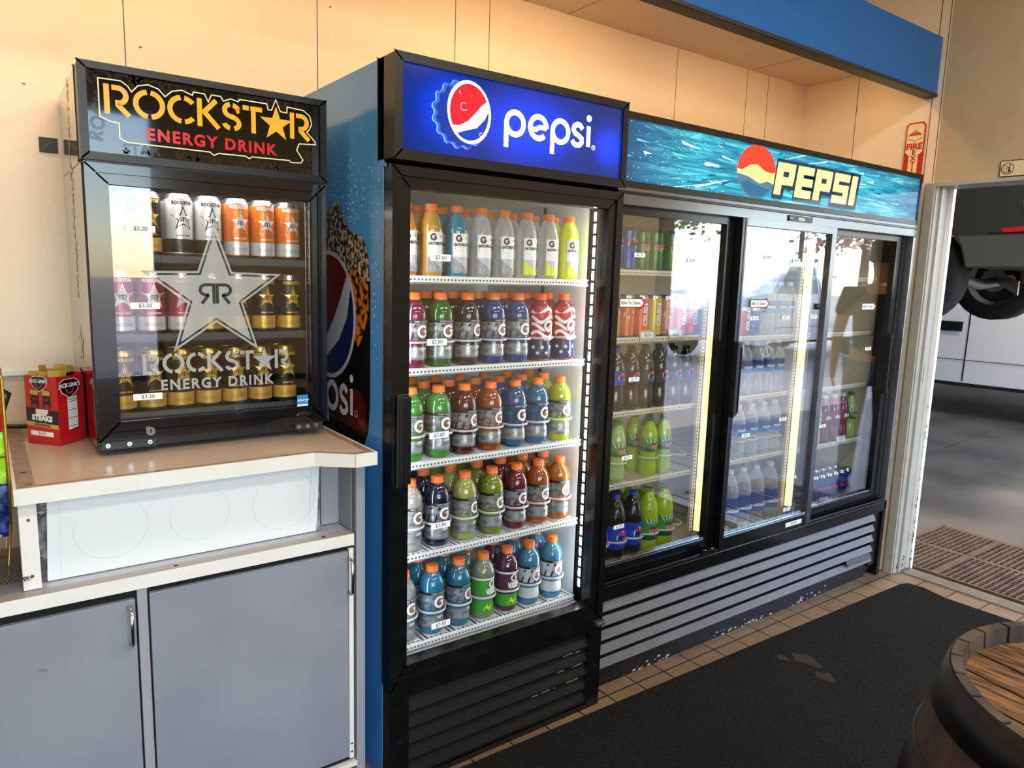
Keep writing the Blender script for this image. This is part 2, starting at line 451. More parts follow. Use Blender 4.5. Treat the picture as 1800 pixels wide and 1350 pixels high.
# ------------------------------------------------------------------ things on the walls
b = MB(); b.box(0.155, 0.199, YB - 0.006, YB, 1.765, 1.805, mat('dark_switch_plate', '#2f2620', 0.5))
b.stroke([(0.16, 1.772), (0.178, 1.79), (0.196, 1.796)], 0.003, front(0, YB - 0.0062, 0), INKG)
tag(b.build('wall_patch'), 'small dark square patch on the cream wall left of the countertop cooler', 'patch')
b = MB(); b.box(-2.9, 0.235, YB - 0.022, YB, 1.148, 1.166, WHITE)
tag(b.build('cable_conduit', bevel=0.003), 'white plastic cable trunking low on the cream wall', 'conduit')
b = MB(); b.tube([(-0.10, 2.36, 1.012), (0.02, 2.40, 1.03), (0.045, 2.42, 1.10), (-0.01, 2.43, 1.145), (-0.06, 2.43, 1.10), (-0.04, 2.41, 1.02), (0.10, 2.38, 1.01), (0.22, 2.39, 1.012)], 0.006, BLACKP)
tag(b.build('power_cable'), 'black power cable looped on the counter behind the jerky box', 'cable')

RED = mat('sign_red', '#c6231c', 0.35)
CREAM = mat('sign_cream', '#efd9a8', 0.4)
b = MB(); fs = side(XR - 0.002, 1.822, 0)
out = [(-0.046, 1.80), (0.046, 1.80), (0.046, 2.238), (0.032, 2.254), (-0.032, 2.254), (-0.046, 2.238)]
b.prism(out, fs, 0.0, 0.004, RED)
inn = [(-0.039, 1.81), (-0.039, 2.0), (-0.022, 2.04), (-0.022, 2.115), (-0.039, 2.14), (-0.039, 2.222), (-0.030, 2.247), (0.030, 2.247), (0.039, 2.222), (0.039, 2.14), (0.022, 2.115), (0.022, 2.04), (0.039, 2.0), (0.039, 1.81)]
inn = [(-0.040, 2.115), (-0.040, 2.232), (-0.030, 2.247), (0.030, 2.247), (0.040, 2.232), (0.040, 2.115), (0.022, 2.10), (0.022, 1.81), (-0.022, 1.81), (-0.022, 2.10)]
b.poly(inn, fs, CREAM, 0.0046)
b.text('FIRE', 0.040, fs, RED, 0, 2.140, 0.005, bold=0.0018, sx=1.05)
for i, ch in enumerate('EXTINGUISHER'):
    b.text(ch, 0.030, fs, RED, 0, 2.111 - 0.0265 * i, 0.005, bold=0.0014, sx=1.1)
b.stroke([(-0.036, 2.180), (0, 2.166), (0.036, 2.180)], 0.003, fs, RED, 0.005)
for k in range(-3, 4):
    b.poly([(k * 0.008 - 0.004, 2.196), (k * 0.006, 2.226 - abs(k) * 0.006), (k * 0.008 + 0.004, 2.196)], fs, RED, 0.005)
b.stroke([(-0.034, 2.194), (0.034, 2.194)], 0.003, fs, RED, 0.005)
tag(b.build('fire_extinguisher_sign'), 'red and cream FIRE EXTINGUISHER sign on the side wall above the wide cooler', 'sign')
b = MB(); fs = side(XR - 0.002, 1.375, 1.998)
b.prism([(-0.062, -0.030), (-0.056, -0.036), (0.056, -0.036), (0.062, -0.030), (0.062, 0.030), (0.056, 0.036), (-0.056, 0.036), (-0.062, 0.030)], fs, 0, 0.003, INK)
b.prism([(-0.058, -0.032), (0.058, -0.032), (0.058, 0.032), (-0.058, 0.032)], fs, 0.003, 0.0034, mat('sign_sand', '#e3cda3', 0.4))
b.stroke(arc(-0.030, 0, 0.024, 0, 360, 28)[:-1], 0.003, fs, INK, 0.004, closed=True)
b.stroke([(-0.046, 0.015), (-0.033, 0.012), (-0.033, -0.020), (-0.046, -0.010)], 0.0016, fs, INK, 0.004, closed=True)
b.stroke([(-0.027, -0.018), (-0.022, -0.004), (-0.024, 0.006)], 0.006, fs, INK, 0.004); b.stroke([(-0.022, -0.004), (-0.015, -0.018)], 0.004, fs, INK, 0.004)
b.poly(arc(-0.022, 0.013, 0.0038, 0, 360, 10)[:-1], fs, INK, 0.004); b.stroke([(-0.024, 0.004), (-0.034, 0.002)], 0.003, fs, INK, 0.004)
tag(b.build('door_sign'), 'small cream plaque with a figure-at-door symbol above the garage doorway', 'sign')

# ------------------------------------------------------------------ floor coverings
CARPET = mat('charcoal_carpet', '#2d2a27', 0.95, spec=0.1, noise=(90, '#1b1917', 0.30, 0.68, (1, 1.6, 1)), bump=(350, 0.9))
b = MB(); pts = [(-1.6, 1.745), (0.7, 1.672), (1.1, 1.659), (2.4, 1.632), (3.60, 1.600), (3.64, 1.585), (3.655, 1.52), (3.62, 1.40), (3.632, 1.0), (3.64, -2.2), (-1.6, -2.2)]
b.prism([(x, y) for x, y in pts], lambda u, v, q: (u, v, q), 0.0005, 0.009, CARPET)
STAINS = ((2.525, 1.44, 0.035, 0.055, 0.3), (2.462, 1.50, 0.020, 0.022, -0.4), (2.475, 1.33, 0.028, 0.035, 0.9))
STAIN = mat('carpet_stain', '#35302c', 0.95, spec=0.1)
for cx, cy, rx, ry, a in STAINS:
    b.poly([(cx + rx * cos(t) * (1 + 0.3 * sin(3 * t + a)), cy + ry * sin(t) * (1 + 0.25 * cos(4 * t))) for t in [2 * pi * i / 22 for i in range(22)]], lambda u, v, q: (u, v, 0.0094), STAIN)
LINT = mat('pale_lint', '#4a443e', 0.9, spec=0.1)
for k in range(1500):
    x = random.uniform(0.9, 3.6); y = random.uniform(0.3, 1.62) if x < 2.4 else random.uniform(0.9, 1.58); a = random.uniform(0, pi); l = random.uniform(0.002, 0.007)
    b.stroke([(x, y), (x + l * cos(a), y + l * sin(a)), (x + 1.6 * l * cos(a + 0.6), y + 1.6 * l * sin(a + 0.6))], 0.0006, lambda u, v, q: (u, v, 0.0093), LINT)
tag(b.build('floor_mat'), 'large charcoal carpet mat on the tiled floor in front of the coolers', 'mat')

RUB = mat('brown_rubber', '#6f5648', 0.6, noise=(8, '#4b3a32', 0.35, 0.7))
def hole_mat(x0, x1, y0, y1, z, cell, r):
    b = MB(); nx = int((x1 - x0) / cell); ny = int((y1 - y0) / cell)
    for i in range(nx):
        for j in range(ny):
            cx = x0 + (i + 0.5) * cell; cy = y0 + (j + 0.5) * cell; h = cell / 2
            sq = [(cx + h * a, cy + h * c) for a, c in ((1, 0), (1, 1), (0, 1), (-1, 1), (-1, 0), (-1, -1), (0, -1), (1, -1))]
            if i % 14 == 13 or j % 14 == 13:
                b.add([(cx - h, cy - h, z), (cx + h, cy - h, z), (cx + h, cy + h, z), (cx - h, cy + h, z)], [(0, 1, 2, 3)], RUB); continue
            ci = [(cx + r * cos(k * pi / 4), cy + r * sin(k * pi / 4)) for k in range(8)]
            v = [(p[0], p[1], z) for p in sq] + [(p[0], p[1], z) for p in ci] + [(p[0], p[1], 0.001) for p in ci]
            f = [(k, (k + 1) % 8, 8 + (k + 1) % 8, 8 + k) for k in range(8)] + [(8 + k, 8 + (k + 1) % 8, 16 + (k + 1) % 8, 16 + k) for k in range(8)] + [tuple(range(16, 24))]
            b.add(v, f[:-1], RUB); b.add(v[16:24], [tuple(range(8))], GAP)
    b.box(x0 - 0.012, x0, y0, y1, 0.001, z, RUB); b.box(x0 + nx * cell, x0 + nx * cell + 0.012, y0, y1, 0.001, z, RUB)
    b.box(x0 - 0.012, x1, y0 + ny * cell, y0 + ny * cell + 0.012, 0.001, z, RUB)
    return b
tag(hole_mat(3.895, 4.745, 0.35, 1.90, 0.014, 0.0295, 0.0128).build('rubber_mat'), 'brown rubber drainage mat full of holes on the garage floor past the doorway', 'mat')

# ------------------------------------------------------------------ drinks
def bottle_mat(name, color, rough=0.10):
    return mat(name, color, rough, coat=0.6, spec=0.6)
def deep(c, k=0.80):
    return '#' + ''.join('%02x' % int(int(c[i:i + 2], 16) * k) for i in (1, 3, 5))
def label_geo(b, rz, m, n=24, off=0.0006):
    b.lathe([(r + off, z) for r, z in rz], m, n, caps=False)

GP = [(0.030, 0.0), (0.0355, 0.004), (0.0375, 0.012), (0.0365, 0.022), (0.0375, 0.030), (0.0368, 0.040), (0.0345, 0.058), (0.0338, 0.070), (0.0345, 0.082),
      (0.0375, 0.094), (0.0382, 0.108), (0.0380, 0.130), (0.0388, 0.137), (0.0385, 0.148), (0.0360, 0.162), (0.0300, 0.176), (0.0215, 0.187), (0.0165, 0.192), (0.0160, 0.196)]
def seg(prof, z0, z1):
    def at(z):
        for (ra, za), (rb, zb) in zip(prof, prof[1:]):
            if za <= z <= zb: return ra + (rb - ra) * (z - za) / max(1e-9, zb - za)
        return prof[-1][0]
    return [(at(z0), z0)] + [(r, z) for r, z in prof if z0 < z < z1] + [(at(z1), z1)]
def cap_mesh(r, h, z, m):
    b = MB(); b.lathe([(r, z), (r, z + h * 0.2), (r * 0.97, z + h * 0.22), (r * 0.97, z + h * 0.93), (r * 0.90, z + h), (0.0, z + h)], m, 20)
    for i in range(20):
        a = 2 * pi * i / 20
    return b
SILVER = mat('silver_label', '#a9adb2', 0.25, 0.35, noise=(26, '#6d7278', 0.4, 0.65, (1, 1, 3)))
ORANGE = mat('orange_cap', '#ef7a35', 0.35)
ORANGE2 = mat('red_orange_cap', '#e85a2c', 0.35)
BOLT = mat('orange_bolt', '#e2561f', 0.4)
def g_mark(b, r, z, s, du=0.0):
    fn = wrap(r + 0.0012)
    P = arc(du, z, s * 0.42, 40, 325, 18)
    b.stroke(P + [(P[-1][0], z + s * 0.02), (du + s * 0.02, z + s * 0.02)], s * 0.30, fn, INK)
    fn2 = wrap(r + 0.0016)
    b.stroke(P + [(P[-1][0], z + s * 0.02), (du + s * 0.06, z + s * 0.02)], s * 0.21, fn2, WHITE)
    b.poly([(du + s * 0.20, z + s * 0.30), (du - s * 0.20, z - s * 0.12), (du + s * 0.02, z - s * 0.04), (du - s * 0.16, z - s * 0.36), (du + s * 0.22, z + s * 0.06), (du + s * 0.02, z + s * 0.0)], wrap(r + 0.002), BOLT)

def sports_bottle(liquid, style='silver', capm=None, du=0.006):
    """wide sports drink bottle: body, cap, wrap label"""
    t = empty('sports_drink_bottle', (0, 0, 0))
    lm = bottle_mat('liquid_' + liquid[1:], deep(liquid))
    b = MB(); b.lathe(GP, lm, 28); b.build('body', t)
    cap_mesh(0.0195, 0.020, 0.193, capm or ORANGE).build('cap', t)
    b = MB()
    band = INK if style != 'lower' else WHITE
    if style == 'flag':
        label_geo(b, seg(GP, 0.008, 0.172), mat('flag_red', '#b3202e', 0.3), 28)
        for k in range(4):
            zz = 0.085 + k * 0.024
            b.stroke([(u * 0.011 - 0.055, zz + 0.010 * sin(u * 0.9 + k)) for u in range(11)], 0.010, wrap(0.0400 if zz < 0.15 else 0.0385), WHITE)
        b.lathe([(r + 0.0011, z) for r, z in seg(GP, 0.008, 0.066)], mat('flag_navy', '#1b2a55', 0.3), 28, caps=False)
        for k in range(-3, 4): b.poly(star_pts(k * 0.015, 0.026 + (k % 2) * 0.018, 0.008), wrap(0.0392), WHITE)
        b.text('ALL AMERICAN', 0.0075, wrap(0.0402), WHITE, du, 0.078, 0, bold=0.0004)
        b.text('MASHUP', 0.009, wrap(0.0404), WHITE, du, 0.069, 0, bold=0.0006)
        g_mark(b, 0.0395, 0.112, 0.036, du)
    elif style == 'lower':
        gm = mat('lower_sugar_green', '#3d9a35', 0.35) if liquid != '#5b2c48' else mat('lower_sugar_plum', '#5a2b4d', 0.35)
        label_geo(b, seg(GP, 0.078, 0.137), gm, 28); label_geo(b, seg(GP, 0.020, 0.060), mat('lower_sugar_green', '#3d9a35', 0.35), 28)
        label_geo(b, seg(GP, 0.131, 0.137), WHITE, 28, 0.0012)
        g_mark(b, 0.0382, 0.117, 0.026, du)
        b.text('LOWER', 0.0125, wrap(0.0395), WHITE, du, 0.097, 0, bold=0.0012); b.text('SUGAR', 0.0125, wrap(0.0392), WHITE, du, 0.086, 0, bold=0.0012)
        b.poly([(-0.02, 0.028), (-0.006, 0.052), (0.0, 0.04), (0.012, 0.05), (0.004, 0.028)], wrap(0.0388), mat('label_yellow', '#d8d02e', 0.4))
    else:
        up = SILVER if style == 'silver' else lm
        if style == 'pale': up = mat('pale_label', '#cfd6dc', 0.3)
        label_geo(b, seg(GP, 0.079, 0.134), up, 28); label_geo(b, seg(GP, 0.024, 0.060), mat('pale_label', '#cfd6dc', 0.3) if style == 'pale' else SILVER, 28)
        label_geo(b, seg(GP, 0.127, 0.136), band, 28, 0.0011)
        b.text('THIRST QUENCHER', 0.0062, wrap(0.0396), WHITE, du, 0.1315, 0)
        for k in range(5):  # slashes across the label
            u0 = -0.052 + k * 0.024
            b.poly([(u0, 0.080), (u0 + 0.006, 0.080), (u0 + 0.020, 0.124), (u0 + 0.012, 0.124)], wrap(0.0392), lm if style == 'silver' else INK)
        g_mark(b, 0.0385, 0.104, 0.036, du)
        for k in range(3): b.stroke([(-0.025 + du, 0.050 - k * 0.009), (0.022 + du, 0.050 - k * 0.009)], 0.0022, wrap(0.0378), INKG)
        b.text('ZERO', 0.009, wrap(0.0378), WHITE, du + 0.004, 0.0545, 0, bold=0.0004) if style == 'silver' else None
    b.build('label', t)
    return t

LP = [(0.026, 0.0), (0.031, 0.004), (0.0325, 0.012), (0.0315, 0.05), (0.0320, 0.090), (0.0325, 0.12), (0.0330, 0.130), (0.0318, 0.140), (0.0270, 0.160), (0.0200, 0.178), (0.0160, 0.184), (0.0155, 0.188)]
def slim_sports_bottle(liquid, accent=None, clear=False):
    t = empty('electrolyte_bottle', (0, 0, 0))
    lm = clear_plastic('clear_drink', '#d7dbdc', 0.30) if clear else bottle_mat('liquid_' + liquid[1:], liquid)
    b = MB(); b.lathe(LP, lm, 24); b.build('body', t)
    cap_mesh(0.0185, 0.018, 0.186, ORANGE).build('cap', t)
    b = MB(); fn = wrap(0.0336)
    top = accent if accent in (mat('lime_label', '#cfdc2a', 0.35),) and not clear else WHITE
    N = 10
    for i in range(N):
        u0 = -0.028 + 0.056 * i / N; u1 = -0.028 + 0.056 * (i + 1) / N
        b.poly([(u0, 0.060), (u1, 0.060), (u1, 0.126), (u0, 0.126)], fn, mat('label_offwhite', '#e9ebee', 0.35))
        b.poly([(u0, 0.014), (u1, 0.014), (u1, 0.060 - 0.045 * (i + 1) / N * 0), (u0, 0.060)], fn, mat('label_grey', '#b9bdc6', 0.35))
        lo = 0.058 - 0.040 * i / N; lo1 = 0.058 - 0.040 * (i + 1) / N
        b.poly([(u0, 0.014), (u1, 0.014), (u1, lo1), (u0, lo)], wrap(0.0339), accent or mat('label_grey2', '#8f949e', 0.35))
    f2 = wrap(0.0345)
    P = arc(-0.010, 0.112, 0.0078, 40, 325, 14)
    b.stroke(P + [(P[-1][0], 0.112), (-0.009, 0.112)], 0.0052, f2, INK)
    b.poly([(-0.006, 0.118), (-0.014, 0.109), (-0.010, 0.111), (-0.013, 0.105), (-0.005, 0.113), (-0.009, 0.112)], wrap(0.0350), BOLT)
    b.poly(arc(0.015, 0.114, 0.005, 0, 360, 12)[:-1], f2, mat('gold_seal', '#c7a94c', 0.4))
    b.text('GATORLYTE', 0.0105, f2, INK, 0, 0.094, 0, bold=0.0006, sx=0.88)
    b.stroke([(-0.022, 0.084), (0.022, 0.084)], 0.0030, f2, INKG); b.stroke([(-0.018, 0.078), (0.018, 0.078)], 0.0018, f2, INKG)
    for k in range(3): b.stroke([(-0.020, 0.030 - k * 0.004), (-0.003, 0.030 - k * 0.004)], 0.0014, f2, WHITE)
    b.build('label', t)
    return t

def can_profile(r, h):
    return [(r * 0.72, 0.0), (r * 0.80, 0.002), (r, 0.010), (r, h - 0.014), (r * 0.93, h - 0.006), (r * 0.82, h - 0.001), (r * 0.83, h), (r * 0.78, h), (r * 0.77, h - 0.004), (0, h - 0.004)]
ALU = mat('can_aluminium', '#c9cacb', 0.22, 0.95)
def rr_mark(b, fn, u, v, s, m):
    for sg in (-1, 1):
        b.stroke([(u + sg * s * 0.08, v - s * 0.5), (u + sg * s * 0.08, v + s * 0.5)], s * 0.15, fn, m)
        b.stroke([(u + sg * s * 0.14, v + s * 0.43)] + [(u + sg * (s * 0.45 + s * 0.27 * cos(a)), v + s * 0.18 + s * 0.25 * sin(a)) for a in [pi / 2 - k * pi / 8 for k in range(9)]] + [(u + sg * s * 0.30, v - s * 0.07)], s * 0.15, fn, m)
        b.stroke([(u + sg * s * 0.34, v - s * 0.08), (u + sg * s * 0.66, v - s * 0.5)], s * 0.15, fn, m)
def energy_can(body, starc, base, textc=None, du=0.0, mark=None, rim=None):
    r, h = 0.033, 0.158
    t = empty('energy_drink_can', (0, 0, 0))
    bm = mat('can_' + body[1:], body, 0.28, 0.35)
    st = mat('star_' + starc[1:], starc, 0.25, 0.30)
    b = MB(); pr = can_profile(r, h)
    b.lathe(pr[2:4], bm, 28, caps=False)
    if base: b.lathe([(r + 0.0004, 0.012), (r + 0.0004, 0.046)], mat('canbase_' + base[1:], base, 0.26, 0.35), 28, caps=False)
    fn = wrap(r + 0.0006); mk = mark or INK
    f1 = wrap(r + 0.0010); f2 = wrap(r + 0.0014)
    b.poly(star_pts(du, 0.096, 0.034, 0.0138), fn, textc or st)
    b.poly(star_pts(du, 0.096, 0.0305, 0.0122), f1, bm if not textc else textc); b.poly(star_pts(du, 0.096, 0.0255, 0.0100), f2, st)
    rr_mark(b, wrap(r + 0.0018), du, 0.094, 0.012, mk)
    b.text('ROCKSTAR', 0.0115, fn, textc or st, du - 0.001, 0.136, 0, bold=0.0006, sx=0.9)
    b.text('ENERGY DRINK', 0.0050, fn, textc or st, du, 0.0545, 0, bold=0.0002)
    for k in range(4): b.stroke(arc(du - 0.018 + k * 0.012, 0.026, 0.0038, 0, 360, 10)[:-1], 0.0009, fn, mk, closed=True)
    b.build('can_body', t)
    b = MB(); b.lathe(pr[:3], ALU, 28); b.lathe(pr[3:], rim or ALU, 28, caps=False); b.tube([(0.0, -0.010, h - 0.002), (0.004, 0.002, h - 0.002), (-0.004, 0.002, h - 0.002)], 0.0012, ALU, 5, True)
    b.build('can_lid', t)
    return t
def soda_can(body, kind, r=0.033, h=0.155):
    t = empty('soda_can', (0, 0, 0)); bm = mat('can_' + body[1:], body, 0.25, 0.25)
    b = MB(); pr = can_profile(r, h); b.lathe(pr[2:4], bm, 24, caps=False); fn = wrap(r + 0.0006); f1 = wrap(r + 0.0012)
    if kind == 'pepsi': pepsi_round(b, r + 0.0005, h * 0.60, 0.026)
    elif kind == 'dew': dew_mark(b, r + 0.0005, h * 0.62, 0.028); [b.poly([(u * 0.008 - 0.04, 0.012), (u * 0.008 - 0.034, 0.012), (u * 0.008 - 0.036, 0.03 + 0.012 * (u % 3))], fn, mat('dew_dark', '#17441f', 0.4)) for u in range(11)]
    elif kind == 'orange':
        b.poly([(-0.03, 0.03), (0.03, 0.03), (0.03, 0.062), (0.016, 0.072), (-0.004, 0.062), (-0.018, 0.070), (-0.03, 0.060)], fn, mat('fruit_orange', '#e8912c', 0.35))
        b.stroke([(-0.032, 0.086), (-0.012, 0.080), (0.008, 0.090), (0.032, 0.084)], 0.020, fn, WHITE); b.text('Orange', 0.013, f1, RED, 0, 0.086, 0, bold=0.0006)
    elif kind == 'crush':
        b.text('CRUSH', 0.026, f1, WHITE, 0, h * 0.55, 0, bold=0.0016, rot=radians(90)); b.poly(star_pts(0.014, 0.11, 0.012), fn, mat('leaf_green', '#3f8f3a', 0.4))
    elif kind == 'red':
        b.stroke([(-0.025, h * 0.35), (0.0, h * 0.6), (0.025, h * 0.7)], 0.010, fn, WHITE); b.text('COLA', 0.018, f1, WHITE, 0, h * 0.5, 0, bold=0.001, rot=radians(70)) if False else None
    elif kind == 'bull':
        b.poly([(-0.026, 0.012), (0.0, 0.012), (0.0, h * 0.5), (-0.026, h * 0.5)], fn, ALU); b.poly([(0.0, h * 0.5), (0.026, h * 0.5), (0.026, h - 0.016), (0.0, h - 0.016)], fn, ALU)
        b.text('RedBull', 0.0155, f1, mat('bull_red', '#d0202b', 0.35), 0, h * 0.44, 0, bold=0.0009)
    b.build('can_body', t)
    b = MB(); b.lathe(pr[:3], ALU, 24); b.lathe(pr[3:], ALU, 24, caps=False); b.build('can_lid', t)
    return t

PRED = mat('pepsi_red', '#d7263a', 0.3); PBLUE = mat('pepsi_blue', '#1746c8', 0.3); PNAVY = mat('pepsi_navy', '#0a1650', 0.3)
def half_disc(cx, cz, r, up=True, wave=0.18, n=14):
    a = arc(cx, cz, r, 12 if up else -8, 168 if up else -172, n)
    x0, x1 = a[-1][0], a[0][0]
    line = [(x0 + (x1 - x0) * i / 8, a[-1][1] + (a[0][1] - a[-1][1]) * i / 8 + r * wave * sin(2 * pi * i / 8) * (1 if up else 1)) for i in range(1, 8)]
    return a + line
def pepsi_round(b, r, z, s, du=0.0):
    b.poly(arc(du, z, s, 0, 360, 28)[:-1], wrap(r + 0.0003), INK)
    b.poly(arc(du, z, s * 0.94, 0, 360, 28)[:-1], wrap(r + 0.0006), WHITE)
    b.poly([(u, v) for u, v in half_disc(du, z + s * 0.10, s * 0.86, True)], wrap(r + 0.0010), PRED)
    b.poly([(u, v) for u, v in half_disc(du, z - s * 0.16, s * 0.84, False)], wrap(r + 0.0010), PBLUE)
    b.text('PEPSI', s * 0.62, wrap(r + 0.0014), INK, du, z - s * 0.04, 0, bold=s * 0.035)
DEWR = mat('dew_red', '#d3202f', 0.35); DEWG = mat('dew_dark_green', '#0f5a2c', 0.35)
def dew_mark(b, r, z, s, du=0.0):
    b.poly([(du - s, z - s * 0.75), (du + s * 0.2, z - s * 1.0), (du + s, z + s * 0.1), (du + s * 0.9, z + s * 0.8), (du - s * 0.3, z + s * 0.75), (du - s * 0.9, z + s * 0.2)], wrap(r + 0.0003), mat('dew_lime', '#9fc93a', 0.4))
    b.text('Mountain', s * 0.62, wrap(r + 0.0008), DEWG, du - s * 0.02, z + s * 0.30, 0, bold=s * 0.05, rot=0.12, sx=0.8)
    b.text('DEW', s * 0.85, wrap(r + 0.0010), WHITE, du + s * 0.10, z - s * 0.28, 0, bold=s * 0.10, rot=0.12); b.text('DEW', s * 0.85, wrap(r + 0.0014), DEWR, du + s * 0.10, z - s * 0.28, 0, bold=s * 0.04, rot=0.12)

SP = [(0.026, 0.0), (0.0335, 0.005), (0.0350, 0.020), (0.0345, 0.045), (0.0310, 0.070), (0.0305, 0.085), (0.0335, 0.100), (0.0345, 0.112), (0.0345, 0.150), (0.0335, 0.165), (0.0270, 0.190), (0.0180, 0.207), (0.0135, 0.213), (0.0130, 0.218)]
BP = [(0.030, 0.0), (0.0395, 0.006), (0.0425, 0.018), (0.0420, 0.045), (0.0425, 0.055), (0.0425, 0.135), (0.0430, 0.150), (0.0420, 0.168), (0.0360, 0.200), (0.0240, 0.226), (0.0150, 0.237), (0.0140, 0.243)]
def soda_bottle(kind, big=False):
    P = BP if big else SP; top = P[-1][1]; names = {'pepsi': 'cola_bottle', 'zero': 'cola_bottle', 'dew': 'citrus_soda_bottle', 'dewpale': 'citrus_soda_bottle', 'water': 'water_bottle', 'aqua': 'water_bottle', 'brisk': 'iced_tea_bottle', 'lemon': 'iced_tea_bottle', 'dole': 'juice_bottle'}
    t = empty(names[kind], (0, 0, 0))
    liq = {'pepsi': bottle_mat('cola', '#080403'), 'zero': bottle_mat('cola', '#080403'), 'dew': bottle_mat('dew_liquid', '#a8c81e'), 'dewpale': bottle_mat('dew_pale', '#9fbf6a'),
           'water': clear_plastic('clear_bottle', '#dfe8ec', 0.22), 'aqua': clear_plastic('clear_bottle', '#dfe8ec', 0.22), 'brisk': bottle_mat('tea_red', '#6e1420'), 'lemon': bottle_mat('tea_lemon', '#c9c97a'), 'dole': bottle_mat('juice_brown', '#5b2c22')}[kind]
    capm = {'pepsi': mat('blue_cap', '#1f3fc0', 0.4), 'zero': mat('black_cap', '#17171a', 0.4), 'dew': mat('green_cap', '#2f7d36', 0.4), 'dewpale': mat('green_cap', '#2f7d36', 0.4), 'dole': mat('green_cap', '#2f7d36', 0.4)}.get(kind, mat('white_cap', '#e6e8ea', 0.4))
    b = MB(); b.lathe(P, liq, 24); b.build('body', t)
    cap_mesh(0.0155 if not big else 0.0165, 0.016, top - 0.002, capm).build('cap', t)
    b = MB(); r = 0.0435 if big else 0.0352
    z0, z1 = (0.050, 0.138) if big else (0.098, 0.150)
    if kind in ('pepsi', 'zero'):
        label_geo(b, seg(P, z0, z1), PBLUE if kind == 'pepsi' else INK, 24); pepsi_round(b, r, (z0 + z1) / 2, 0.030 if big else 0.021, 0.004)
    elif kind in ('dew', 'dewpale'):
        label_geo(b, seg(P, z0, z0 + (z1 - z0) * 0.32), DEWG, 24)
        label_geo(b, seg(P, z0 + (z1 - z0) * 0.32, z1), mat('dew_label_green', '#4f9a33', 0.35), 24)
        for k in range(5): b.poly([(-0.03 + k * 0.012, z1 - 0.02), (-0.026 + k * 0.012, z1 - 0.02), (-0.036 + k * 0.018, z1), (-0.042 + k * 0.018, z1)], wrap(r + 0.0002), WHITE)
        dew_mark(b, r, (z0 + z1) / 2, 0.028 if big else 0.021, 0.003)
    elif kind == 'aqua' or kind == 'water':
        AQ = mat('aqua_blue', '#123f8a', 0.35); AQ2 = mat('aqua_mid', '#2f7cc0', 0.35)
        label_geo(b, seg(P, z0, z1), AQ, 24); label_geo(b, seg(P, z0, z0 + 0.018), AQ2, 24, 0.0010)
        b.stroke([(-0.03, z0 + 0.030), (-0.010, z0 + 0.044), (0.004, z0 + 0.034), (0.030, z0 + 0.048)], 0.007, wrap(r + 0.0005), AQ2) if big else None
        b.text('AQUAFINA', (0.0165 if big else 0.013), wrap(r + 0.0010), WHITE, 0.0, z0 + (0.030 if big else 0.024), 0, bold=0.0007, sx=0.92)
    elif kind in ('brisk', 'lemon'):
        label_geo(b, seg(P, z0, z1), mat('brisk_label', '#8f1d22', 0.4) if kind == 'brisk' else mat('lemon_label', '#d8cf3a', 0.4), 24)
        b.text('Brisk', 0.024, wrap(r + 0.0012), INK, 0.0, (z0 + z1) / 2, 0, bold=0.0034, shear=0.3); b.text('Brisk', 0.024, wrap(r + 0.0018), WHITE, 0.0, (z0 + z1) / 2, 0, bold=0.0010, shear=0.3)
    else:
        label_geo(b, seg(P, z0 - 0.02, z1), mat('dole_label', '#6d3a2a', 0.4), 24); b.poly(arc(0, (z0 + z1) / 2, 0.016, 0, 360, 16, 0.012)[:-1], wrap(r + 0.0008), WHITE)
        b.text('Dole', 0.015, wrap(r + 0.0014), RED, 0.0, (z0 + z1) / 2, 0, bold=0.0008)
    b.build('label', t)
    return t

ORD = ['first', 'second', 'third', 'fourth', 'fifth', 'sixth', 'seventh', 'eighth', 'ninth', 'tenth', 'eleventh', 'twelfth', 'thirteenth']
ROWS = ['front', 'second', 'back']
HIDE = []
def stock(maker, desc, cat, x, ys, z, col_i, shelf, where, group, rot=0.0):
    """one lane: the drink at the front plus copies standing behind it"""
    root = maker
    for k, y in enumerate(ys):
        o = root if k == 0 else copy_tree(root)
        o.location = (x + (random.uniform(-0.0015, 0.0015) if k else 0), y, z)
        o.rotation_euler = (0, 0, rot if k == 0 else random.uniform(-0.5, 0.5))
        row = ROWS[k] if k < len(ROWS) else 'rear'
        if len(ys) == 2 and k == 1: row = 'back'
        tag(o, f'{desc} {ORD[col_i]} from left, {row} row, {shelf} shelf, {where}', cat, group)

